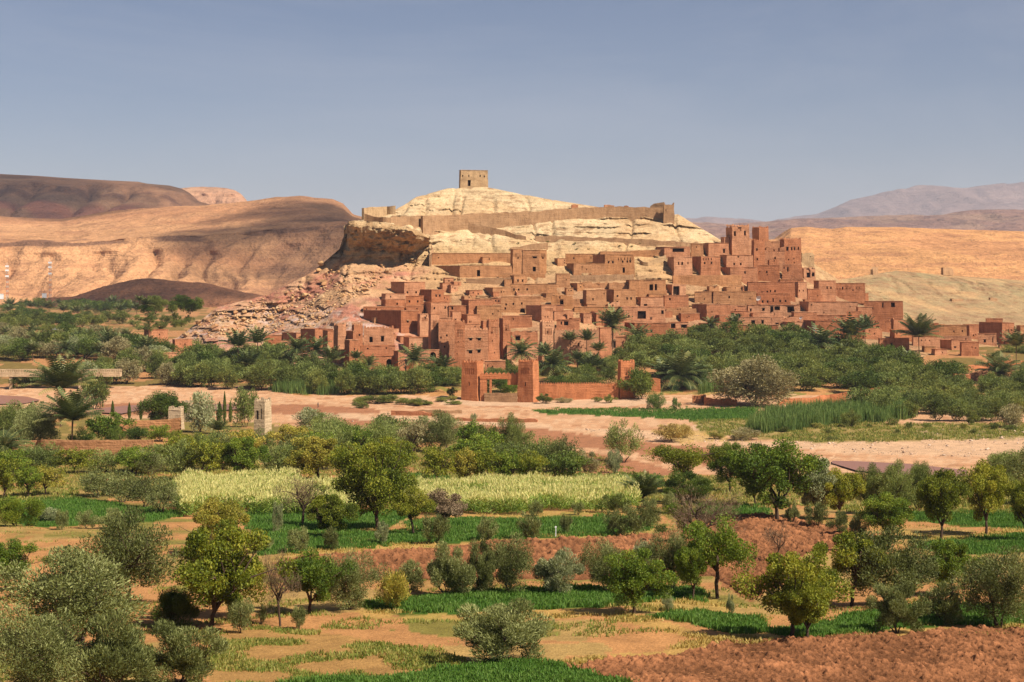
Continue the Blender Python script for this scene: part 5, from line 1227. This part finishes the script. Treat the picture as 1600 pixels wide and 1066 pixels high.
grove('right grove', [(985, 552), (1060, 540), (1120, 536), (1200, 530), (1290, 542), (1350, 562), (1440, 584), (1490, 588), (1490, 600), (1420, 618), (1340, 616), (1230, 612), (1130, 606), (1080, 600), (1000, 596)], 96, (24, 36), (30, 48), G, 'dark green tamarisk tree in the dense grove below the right half of the village', 21, mind=15)
grove('right thicket', [(1330, 640), (1400, 626), (1480, 610), (1560, 606), (1660, 600), (1660, 655), (1560, 662), (1470, 658), (1380, 660)], 46, (24, 36), (28, 46), ['tama', 'oliveg', 'tama'], 'lighter green bushy tamarisk tree in the thicket above the river meadow', 22, mind=15)
grove('right edge', [(1530, 560), (1600, 556), (1680, 556), (1680, 598), (1600, 598), (1570, 590), (1540, 572)], 12, (14, 24), (22, 34), G, 'small tamarisk tree around the red walled yard at the right edge', 23)
grove('gate garden', [(850, 606), (960, 606), (962, 590), (990, 580), (960, 566), (860, 586)], 14, (18, 30), (24, 38), G, 'green tamarisk tree in the garden behind the scalloped wall', 24, mind=12)
grove('gate left', [(770, 596), (845, 592), (845, 578), (780, 584)], 6, (14, 22), (20, 30), G, 'tamarisk tree behind the gateway opening', 25)
grove('left oasis', [(290, 570), (360, 566), (430, 570), (500, 594), (560, 598), (640, 602), (716, 596), (720, 606), (640, 618), (560, 618), (470, 615), (400, 612), (330, 612), (280, 600)], 58, (26, 40), (28, 46), G+['oliveg'], 'bushy tamarisk tree in the oasis belt below the left half of the village', 26, mind=15)
grove('left bank', [(160, 578), (280, 578), (330, 606), (300, 612), (170, 612), (130, 600)], 16, (26, 38), (28, 44), ['tama', 'dgreen', 'oliveg', 'dull'], 'tamarisk tree on the far bank right of the footbridge', 27, mind=14)
grove('left palms', [(0, 566), (210, 562), (250, 566), (260, 556), (200, 545), (0, 545)], 34, (22, 36), (26, 42), ['tama', 'oliveg', 'pale', 'dull', 'dgreen'], 'tamarisk tree in the palm grove behind the footbridge', 28, ('tama', 'tama', 'palm'), 14)
grove('left middle', [(0, 545), (225, 543), (220, 530), (180, 522), (0, 522)], 26, (14, 24), (20, 32), ['tama', 'oliveg', 'dgreen', 'dull'], 'small tamarisk tree in the far palm grove left of the farthest houses', 29, ('tama', 'tama', 'palm'), 12)
grove('far row', [(0, 515), (190, 512), (192, 504), (0, 500)], 24, (12, 22), (18, 30), ['dgreen', 'tama', 'tama'], 'dark tamarisk tree in the middle tree row of the far left plain', 30, mind=10)
grove('far back', [(0, 494), (300, 492), (318, 482), (330, 474), (200, 474), (0, 484)], 52, (10, 19), (14, 26), ['dgreen', 'tama', 'dgreen'], 'distant dark tamarisk tree in the long tree belt at the foot of the desert hill', 31, ('tama', 'tama', 'tama', 'palm'), 8)
grove('far scatter', [(200, 520), (300, 516), (300, 500), (215, 500)], 12, (8, 14), (12, 22), ['oliveg', 'tama'], 'pale scattered bush on the red plain left of the boulder slope', 32, ('bush',), 9)
grove('bank shrubs', [(560, 630), (720, 622), (720, 632), (560, 640)], 8, (6, 12), (16, 30), ['tama', 'weed'], 'low shrub on the sandy bank left of the gate towers', 33, ('bush',), 12)
grove('meadow shrubs', [(1180, 664), (1500, 660), (1600, 676), (1300, 690), (1180, 680)], 16, (5, 11), (10, 20), ['weed', 'tama'], 'little shrub in the river meadow', 34, ('bush',), 16)
grove('slope shrubs', [(700, 372), (1040, 380), (1100, 392), (1000, 396), (720, 392)], 14, (1.6, 3), (3, 5), ['oliveg', 'dull'], 'tiny dry shrub on the bare slope above the houses', 35, ('bush',), 14)
# ---------------------------------------------------------------- uncountable ground cover
def blades(name, polys, dens, hgt, wid, mat, label, lean=.5, seed=1, nb=4, patch=0.0, spread=.18):
    q = np.random.default_rng(seed); V = []
    for poly in polys:
        a = np.array(poly); x0, y0 = a.min(0); x1, y1 = a.max(0); n = int((x1-x0)*(y1-y0)*dens)
        x = q.uniform(x0-8, x1+8, n); y = q.uniform(y0-3, y1+3, n); p = gpt(x, y)
        w = fbm(P3(p[:, 0], p[:, 1])/5, 3)-.5; w2 = fbm(P3(p[:, 0]+31, p[:, 1])/1.6, 2)-.5; s = np.clip((y-430)/300, .3, 2)
        k = inpoly(x+(w*26+w2*14)*s, y+(w*8+w2*6)*s, poly)
        if patch: k &= (fbm(P3(p[:, 0], p[:, 1]+7)/2.6, 3) > patch)
        V.append(p[k])
    p = np.concatenate(V); m = len(p); p = np.repeat(p, nb, 0); n = len(p); vr = .65+.7*fbm(P3(p[:, 0], p[:, 1])/1.1, 2)
    p[:, :2] += q.normal(0, spread, (n, 2)); a = q.random(n)*6.283; h = hgt*q.uniform(.5, 1.25, n)*vr; l = lean*h*q.random(n); w = wid*q.uniform(.6, 1.3, n); b = q.random(n)*6.283
    sx = np.stack([np.cos(b)*w, np.sin(b)*w, np.zeros(n)], 1); tip = p+np.stack([np.cos(a)*l, np.sin(a)*l, h], 1); p[:, 2] -= .05
    v = np.stack([p-sx, p+sx, tip+sx*.25, tip-sx*.25], 1).reshape(-1, 3); t = np.clip(.5+q.normal(0, .18, n)+(vr-1)*.8, 0, 1)
    return tag(mesh_np(name, v, np.arange(4*n).reshape(n, 4), M[mat], tint=t), label, 'plants', None, 'stuff')
blades('alfalfa', [g for g in GREEN if g[0][1] > 700], .75, .30, .06, 'grass', 'bright green alfalfa growing in strips between the ploughed fields', .7, 1, 4)
blades('bank_grass', [GREEN[11]], 1.2, .5, .10, 'grass', 'dark green crop strip on the far river bank', .6, 2, 4)
blades('rough_grass', [ROUGH[0], ROUGH[4], [(300, 960), (480, 960), (620, 990), (730, 1035), (700, 1075), (300, 1075)]], .16, .16, .05, 'weed', 'thin rough grass on the bottom left fields', .9, 3, 4, .52)
blades('meadow_grass', [ROUGH[1]], .9, .5, .10, 'weed', 'yellow green meadow grass beside the river gravel', .7, 4, 3, .40)
blades('dry_grass', STRAW, .22, .18, .05, 'straw', 'straw coloured dry grass along the field edges', 1.0, 5, 4, .50)
blades('weeds', [[(0, 820), (310, 820), (310, 1075), (0, 1075)], [(400, 880), (1640, 870), (1640, 1000), (1000, 990), (400, 1010)], [(280, 820), (1640, 800), (1640, 870), (400, 850)]], .10, .16, .05, 'weed', 'scattered weeds on the fallow soil', .9, 6, 4, .56)
blades('undergrowth', [[(0, 700), (900, 700), (1030, 745), (1640, 745), (1640, 812), (1180, 790), (620, 762), (280, 764), (0, 790)]], .30, .35, .10, 'weed', 'rough green undergrowth below the orchard trees', .8, 7, 4, .45)
blades('reeds', [[(1166, 672), (1200, 652), (1300, 640), (1420, 634), (1424, 656), (1300, 664), (1200, 678)], [(664, 606), (722, 598), (722, 584), (670, 592)], [(1090, 618), (1128, 612), (1128, 600), (1096, 604)], [(425, 615), (530, 617), (530, 608), (430, 606)]], 1.5, 3.2, .10, 'reed', 'tall green reeds along the far river bank', .25, 8, 4, 0, .5)
def maize():
    q = np.random.default_rng(9); P = []
    for poly in ([(276, 806), (272, 770), (300, 760), (420, 758), (548, 764), (556, 806), (420, 806)], [(622, 800), (630, 770), (720, 768), (860, 762), (985, 766), (1000, 798), (860, 800), (700, 808)]):
        a = np.array(poly); x = q.uniform(a[:, 0].min(), a[:, 0].max(), 12500); y = q.uniform(a[:, 1].min(), a[:, 1].max(), 12500); p_ = gpt(x, y); w_ = fbm(P3(p_[:, 0], p_[:, 1])/5, 3)-.5; k = inpoly(x+w_*34, y+w_*11, poly) & (fbm(P3(p_[:, 0], p_[:, 1]+90)/6, 3) > .34); P.append(p_[k])
    p = np.concatenate(P); n = len(p); hh = 2.0*(.55+.9*fbm(P3(p[:, 0], p[:, 1])/4, 3))*q.uniform(.85, 1.12, n); C = []; D = []; L = []; Wd = []; Tn = []
    for k in range(6):                                           # blades up the stalk
        a = q.random(n)*6.283; z = hh*(.12+.13*k); d = np.stack([np.cos(a), np.sin(a), q.uniform(.3, 1.1, n)], 1); dn = d/np.linalg.norm(d, axis=1, keepdims=True)
        c = p+np.stack([np.zeros(n), np.zeros(n), z], 1)+dn*.3; C.append(c); D.append(d); L.append(np.full(n, .85)); Wd.append(np.full(n, .10)); Tn.append(np.clip(.30+q.normal(0, .15, n)+.05*k, 0, .75))
    for k in range(3):                                           # pale tassels
        d = np.stack([q.normal(0, .3, n), q.normal(0, .3, n), np.ones(n)], 1); C.append(p+np.stack([q.normal(0, .06, n), q.normal(0, .06, n), hh*1.0], 1)); D.append(d); L.append(np.full(n, .55)); Wd.append(np.full(n, .085)); Tn.append(np.clip(q.normal(.84, .13, n), .5, 1))
    v, f, t = leaves('m', np.concatenate(C), np.concatenate(D), np.concatenate(L), np.concatenate(Wd), np.concatenate(Tn), 4)
    return tag(mesh_np('maize', v, f, M['corn'], tint=t), 'maize field in two halves with pale yellow tassels', 'crop', None, 'stuff')
maize()
def stones(name, polys, dens, size, cols, label, seed):
    q = np.random.default_rng(seed); V = []
    for poly in polys:
        a = np.array(poly); x0, y0 = a.min(0); x1, y1 = a.max(0); n = int((x1-x0)*(y1-y0)*dens); x = q.uniform(x0, x1, n); y = q.uniform(y0, y1, n); p = gpt(x, y)
        k = inpoly(x, y, poly) & (fbm(P3(p[:, 0], p[:, 1])/7, 3) > .44); V.append(p[k])
    p = np.concatenate(V); n = len(p); s = size*q.uniform(.4, 1.3, n)[:, None, None]*(1+2.0*(q.random(n) > .95))[:, None, None]
    b = np.array([(1, 0, 0), (0, 1, 0), (-1, 0, 0), (0, -1, 0), (0, 0, .8), (0, 0, -.4)], float)[None]+q.normal(0, .22, (n, 6, 3)); v = (p[:, None]+b*s).reshape(-1, 3)
    f = np.array([(0, 1, 4), (1, 2, 4), (2, 3, 4), (3, 0, 4), (1, 0, 5), (2, 1, 5), (3, 2, 5), (0, 3, 5)]); F_ = (np.arange(n)[:, None, None]*6+f[None]).reshape(-1, 3)
    t = np.repeat(q.random(n), 8); m = leaf(name, *cols, tr=0, rough=1, spec=.1, vary=0)
    return tag(mesh_np(name, v, F_, m, tint=t), label, 'stones', None, 'stuff')
stones('river_stones', SHINGLE, .22, .15, ((.28, .17, .11), (.48, .32, .22), (.60, .45, .33)), 'pale stones scattered on the dry river bed', 11)

def scree():
    q = np.random.default_rng(12); n = 900; a = np.array(SCREE); x = q.uniform(a[:, 0].min(), a[:, 0].max(), n*3); y = q.uniform(a[:, 1].min(), a[:, 1].max(), n*3); k = inpoly(x, y, SCREE); x, y = x[k][:n], y[k][:n]; n = len(x)
    p = unp(x, y, hillD(x, y)); s = (.3+.75*q.random(n)**2)[:, None, None]; b = np.array([(1, 0, 0), (0, 1, 0), (-1, 0, 0), (0, -1, 0), (0, 0, .8), (0, 0, -.6)], float)[None]+q.normal(0, .25, (n, 6, 3)); v = (p[:, None]+b*s).reshape(-1, 3)
    f = np.array([(0, 1, 4), (1, 2, 4), (2, 3, 4), (3, 0, 4), (1, 0, 5), (2, 1, 5), (3, 2, 5), (0, 3, 5)]); F_ = (np.arange(n)[:, None, None]*6+f[None]).reshape(-1, 3)
    tag(mesh_np('rubble', v, F_, leaf('rubble_rock', (.40, .20, .09), (.50, .29, .13), (.56, .37, .21), tr=0, rough=1, spec=.1, vary=0), tint=np.repeat(q.random(n), 8)), 'loose rubble between the boulders of the scree', 'stones', None, 'stuff')
scree()
# ploughed fields: raised clods, with the darkness of the gaps also put into the colour
def plough(name, poly, step, amp, cl, label):
    a = np.array(poly, float); c = gpt(a[:, 0], a[:, 1]); X = np.arange(c[:, 0].min()-1, c[:, 0].max()+1, step); Y = np.arange(c[:, 1].min()-1, c[:, 1].max()+1, step*1.2); gx_, gy_ = np.meshgrid(X, Y); px, py = inv_y(gx_, gy_)
    p0 = gpt(px, py); w = fbm(P3(gx_, gy_)/6, 3)-.5; w2 = fbm(P3(gx_+91, gy_)/2.2, 3)-.5; s = np.clip((py-430)/300, .3, 2)
    inside = inpoly(px+(w*22+w2*12)*s, py+(w*6+w2*6)*s, poly)
    n1 = vn(P3(gx_, gy_)/cl); n2 = vn(P3(gx_+5, gy_)/(cl*.45)); n3_ = fbm(P3(gx_, gy_)/3.5, 3)
    n4 = vn(P3(gx_+60, gy_)/(cl*2.6)); row = np.sin((gy_*.94+gx_*.34)*4.2)*.5+.5
    h = sst(.62, .9, n4)*1.1*amp+row*.12*amp+sst(.46, .80, n1)*.8*amp*(.3+1.3*n3_)+sst(.5, .8, n2)*.5*amp+(n3_-.5)*.3
    wt = inside.astype(float)
    for _ in range(7):
        wp = np.pad(wt, 1, mode='edge'); wt = sum(wp[i:i+wt.shape[0], j:j+wt.shape[1]] for i in range(3) for j in range(3))/9
    wt = sst(.5, 1, wt); h = h*wt-.14*(1-wt)
    idx = np.full(gx_.shape, -1); q4 = inside[:-1, :-1] & inside[1:, :-1] & inside[:-1, 1:] & inside[1:, 1:]
    use = np.zeros(gx_.shape, bool); use[:-1, :-1] |= q4; use[1:, :-1] |= q4; use[:-1, 1:] |= q4; use[1:, 1:] |= q4; idx[use] = np.arange(use.sum())
    v = np.stack([gx_, gy_, p0[..., 2]+.05+h], -1)[use]; f = np.stack([idx[:-1, :-1][q4], idx[:-1, 1:][q4], idx[1:, 1:][q4], idx[1:, :-1][q4]], 1)
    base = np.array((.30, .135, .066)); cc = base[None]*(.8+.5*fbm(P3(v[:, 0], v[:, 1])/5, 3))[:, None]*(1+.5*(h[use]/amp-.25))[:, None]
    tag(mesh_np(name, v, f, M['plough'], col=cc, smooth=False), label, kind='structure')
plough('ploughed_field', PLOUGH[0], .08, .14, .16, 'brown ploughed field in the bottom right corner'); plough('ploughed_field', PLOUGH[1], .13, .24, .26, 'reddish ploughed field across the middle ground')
# ---------------------------------------------------------------- river water, bridge, masts, walker
def water(polys):
    t = NT('muddy_water'); n = t.noise(t.coord(False, (.3, 1.2, 1)), 1.2, 3); b = t.bsdf((.27, .125, .08), .4, .2, t.bump(n, .15, .1)); M['water'] = t.mat; V = []; Fc = []
    for (x0, x1, ya, yb) in polys:
        X = np.linspace(x0, x1, 40); r = 7; o = len(V)
        for j in range(r):
            y = np.interp(X, *ya)+(np.interp(X, *yb)-np.interp(X, *ya))*j/(r-1); p = unp(X, y, gY(X, y)); p[:, 2] += .32; V += p.tolist()
        Fc += [(o+j*40+i, o+j*40+i+1, o+(j+1)*40+i+1, o+(j+1)*40+i) for j in range(r-1) for i in range(39)]
    tag(mesh_np('river_water', V, Fc, M['water'], smooth=True), 'shallow muddy river channel', kind='structure')
water([(-200, 62, ([-200, 0, 40, 62], [616, 619, 621, 626]), ([-200, 0, 40, 62], [636, 633, 632, 627])), (285, 400, ([285, 330, 400], [638, 633, 633]), ([285, 330, 400], [641, 643, 640])), (150, 232, ([150, 190, 232], [640, 636, 633]), ([150, 190, 232], [646, 648, 640])),
       (1300, 1512, ([1300, 1340, 1420, 1512], [722, 723, 727, 737]), ([1300, 1340, 1420, 1512], [726, 738, 745, 747]))])
def bridge():
    D = 560.; px = D/F; P = Vector(((0-CX)*px, D, ZC-(590-HY)*px)); e = empty('footbridge', P, math.atan2(2.4, 58), label='long cream concrete footbridge at the left with latticed railings', cat='bridge')
    L0, L1 = -30, 42; z = 1.6
    d = MB(); d.box(L0, -1.6, z-1.3, L1, 1.6, z); d.build('deck', M['w'], e)
    for y in (-1.5, 1.5):
        r = MB(); r.box(L0, y-.12, z+1.0, L1, y+.12, z+1.25); r.box(L0, y-.10, z+.02, L1, y+.10, z+.3)
        for k in range(int((L1-L0)/.75)): x = L0+.3+k*.75; r.box(x, y-.08, z+.28, x+.45, y+.08, z+1.02)
        r.build('railing', M['w'], e)
    for x in (-20, 4, 28):
        q = MB(); q.box(x-.6, -1.4, -9, x+.6, 1.4, z-1.29, .1); q.build('pier', M['w'], e)
bridge()
def mast(x, yt, yb, D, label):
    px = D/F; P = Vector(((x-CX)*px, D, ZC-(yb-HY)*px)); Hm = (yb-yt)*px; e = empty('lattice_mast', P, .3, label=label, cat='mast', group='lattice masts under the desert hill')
    w = 1.1; n = 14; legs = [(w*math.cos(a), w*math.sin(a)) for a in (0, 2.094, 4.189)]; m = MB()
    for k in range(n):
        z0, z1 = Hm*k/n-(3 if k == 0 else 0), Hm*(k+1)/n; mi = k % 2
        for i in range(3):
            a, b = legs[i], legs[(i+1) % 3]; m.tube([(*a, z0), (*a, z1)], [.17, .17], 4, mi); m.tube([(*a, z0), (*b, z1)], [.1, .1], 4, mi)
    m.build('lattice', [M['metal'], plain('mast_red', (.45, .12, .08))], e); a = MB()
    for z in (.62, .8, .93): a.box(-1.6, -1.8, Hm*z, 1.6, -1.1, Hm*z+1.6)
    a.box(-.12, -.12, Hm, .12, .12, Hm+2); a.build('antenna', M['white'], e)
    h = MB(); h.box(-7, -3, -2, -3, 1, 2.6); h.box(-7.2, -3.2, 2.61, -2.8, 1.2, 2.8); h.build('equipment_hut', M['white'], e)
mast(11, 414, 464, 1470., 'lattice mast cut close to the left edge of the view'); mast(78, 408, 463, 1470., 'taller lattice mast right of the edge mast')
p = surf(86, 541); e = empty('power_pole', p, .2, label='thin pole with a crossarm among the palms behind the footbridge', cat='pole', kind='thing'); m = MB(); m.tube([(0, 0, -1), (0, 0, 8.2)], [.16, .11]); m.build('pole', M['metal'], e); m = MB(); m.box(-1.3, -.08, 7.4, 1.3, .08, 7.58); m.build('crossarm', M['metal'], e)
p = surf(868, 838); e = empty('stake', p, .4, label='short white stake standing in the green alfalfa strip', cat='stake', kind='thing'); m = MB(); m.tube([(0, 0, -.2), (.03, 0, .6), (.02, 0, 1.1)], [.05, .045, .03]); m.build('post', M['white'], e); m = MB(); m.box(-.09, -.03, .95, .12, .03, 1.03); m.build('tie', M['white'], e)
def person(x, y):
    P = surf(x, y); t = NT('walker_clothes'); z = t.n('SeparateXYZ'); t.l(t.n('TexCoord').outputs['Object'], z.inputs[0])
    c = t.ramp(t.math('DIVIDE', z.outputs[2], 1.8), (.0, (.05, .05, .06)), (.50, (.04, .045, .06)), (.53, (.10, .11, .14)), (.83, (.11, .12, .15)), (.845, (.30, .17, .11))); t.bsdf(c, .9, .1)
    V = [(0, 0, .93), (0, .01, 1.12), (0, 0, 1.32), (0, -.01, 1.46), (0, -.03, 1.55), (0, -.03, 1.66), (0, -.02, 1.73),
         (.19, 0, 1.40), (.25, .06, 1.14), (.26, -.02, .92), (.26, -.06, .83), (-.19, 0, 1.40), (-.25, -.08, 1.15), (-.24, -.22, .98), (-.24, -.28, .90),
         (.10, 0, .88), (.11, -.16, .50), (.11, -.14, .09), (.11, -.27, .04), (-.10, 0, .88), (-.11, .10, .50), (-.11, .32, .12), (-.11, .22, .05)]
    E = [(0, 1), (1, 2), (2, 3), (3, 4), (4, 5), (5, 6), (3, 7), (7, 8), (8, 9), (9, 10), (3, 11), (11, 12), (12, 13), (13, 14), (0, 15), (15, 16), (16, 17), (17, 18), (0, 19), (19, 20), (20, 21), (21, 22)]
    R = [.15, .15, .17, .09, .065, .10, .085, .075, .055, .04, .035, .075, .055, .04, .035, .105, .07, .05, .045, .105, .07, .05, .045]
    me = bpy.data.meshes.new('person'); me.from_pydata(V, E, []); o = bpy.data.objects.new('person', me); COL.objects.link(o); me.materials.append(t.mat)
    o.location = P; o.rotation_euler = (0, 0, -1.1); tag(o, 'person in dark clothes walking across the sandy river bed', 'person', None, 'thing')
    k = o.modifiers.new('skin', 'SKIN')
    for i, r in enumerate(R): me.skin_vertices[0].data[i].radius = (r, r*(.78 if i < 4 else 1))
    me.skin_vertices[0].data[0].use_root = True; o.modifiers.new('sub', 'SUBSURF').levels = 2; o.modifiers[-1].render_levels = 2
    h = MB()
    for i in range(4):
        for j in range(10):
            f = lambda a, b: (.115*math.cos(b*.628)*math.cos(a*.39), .012+.115*math.sin(b*.628)*math.cos(a*.39), 1.69+.115*math.sin(a*.39))
            h.quad(f(i, j), f(i, j+1), f(i+1, j+1), f(i+1, j))
    h.build('hair', plain('dark_hair', (.02, .015, .012)), o, True)
person(497, 637)
# ---------------------------------------------------------------- drifting clouds (high above, outside the view) whose shadows lie on the hills
def cloudmat():
    t = NT('cloud_white'); d = t.n('BsdfDiffuse'); d.inputs[0].default_value = (.8, .8, .82, 1); l = t.n('BsdfTranslucent'); l.inputs[0].default_value = (.75, .75, .78, 1); m = t.n('MixShader'); m.inputs[0].default_value = .5
    t.l(d.outputs[0], m.inputs[1]); t.l(l.outputs[0], m.inputs[2]); tr = t.n('BsdfTransparent'); m2 = t.n('MixShader'); m2.inputs[0].default_value = .86; t.l(m.outputs[0], m2.inputs[1]); t.l(tr.outputs[0], m2.inputs[2]); t.l(m2.outputs[0], t.out.inputs[0]); return t.mat
M['cloud'] = cloudmat()
def ico():
    bm = bmesh.new(); bmesh.ops.create_icosphere(bm, subdivisions=2, radius=1); v = np.array([tuple(q.co) for q in bm.verts]); f = [tuple(q.index for q in p.verts) for p in bm.faces]; bm.free(); return v, np.array(f)
IV, IF = ico()
def cloud(x, y, D, rx, ry, n, r0, seed, alt=1750.):
    """a cloud whose shadow falls round the photo point (x, y) at distance D, with half sizes rx, ry in metres"""
    q = np.random.default_rng(seed); S = unp(np.array(float(x)), np.array(float(y)), np.array(float(D))); t = (alt-S[2])/sun_dir.z; C = S+t*np.array(sun_dir); V = []; Fc = []
    for i in range(n):
        a = q.random()*6.283; r = q.random()**.55; c = np.array([math.cos(a)*rx*r, math.sin(a)*ry*r, q.normal(0, r0*.25)]); s = r0*q.uniform(.45, 1.15)*(1.15-.5*r)
        v = IV*(s*np.array([1.25, 1.25, .7]))*(1+.25*(fbm(IV*1.7+i*3.1, 2)-.5)[:, None]); Fc.append(IF+len(IV)*i); V.append(v+c)
    o = mesh_np('cloud', np.concatenate(V), np.concatenate(Fc), M['cloud'], smooth=True); o.location = C; tag(o, 'white cumulus cloud drifting high over the desert', kind='structure')
cloud(60, 306, 3120, 460, 360, 40, 150, 1); cloud(500, 350, 1850, 135, 230, 34, 70, 2); cloud(225, 455, 1440, 120, 60, 22, 45, 3); cloud(10, 345, 2200, 160, 90, 14, 70, 4)
# ---------------------------------------------------------------- the air
def haze():
    lo = 1e9; hi = -1e9
    for o in bpy.data.objects:
        if o.type == 'MESH' and o.name.split('.')[0] != 'cloud' and o.get('kind') == 'structure':
            z = np.empty(len(o.data.vertices)*3, np.float32); o.data.vertices.foreach_get('co', z); z = z[2::3]; lo = min(lo, z.min()+o.location.z); hi = max(hi, z.max()+o.location.z)
    m = MB(); m.box(-14000, -400, lo-1, 16000, 21000, max(hi, ZC)+25)
    t = NT('desert_haze'); v = t.n('VolumePrincipled'); v.inputs['Density'].default_value = 4.5e-5; v.inputs['Color'].default_value = (.80, .84, 1, 1); v.inputs['Anisotropy'].default_value = .0; t.l(v.outputs[0], t.out.inputs['Volume'])
    tag(m.build('haze', t.mat), 'thin blue desert haze', kind='stuff')
haze()
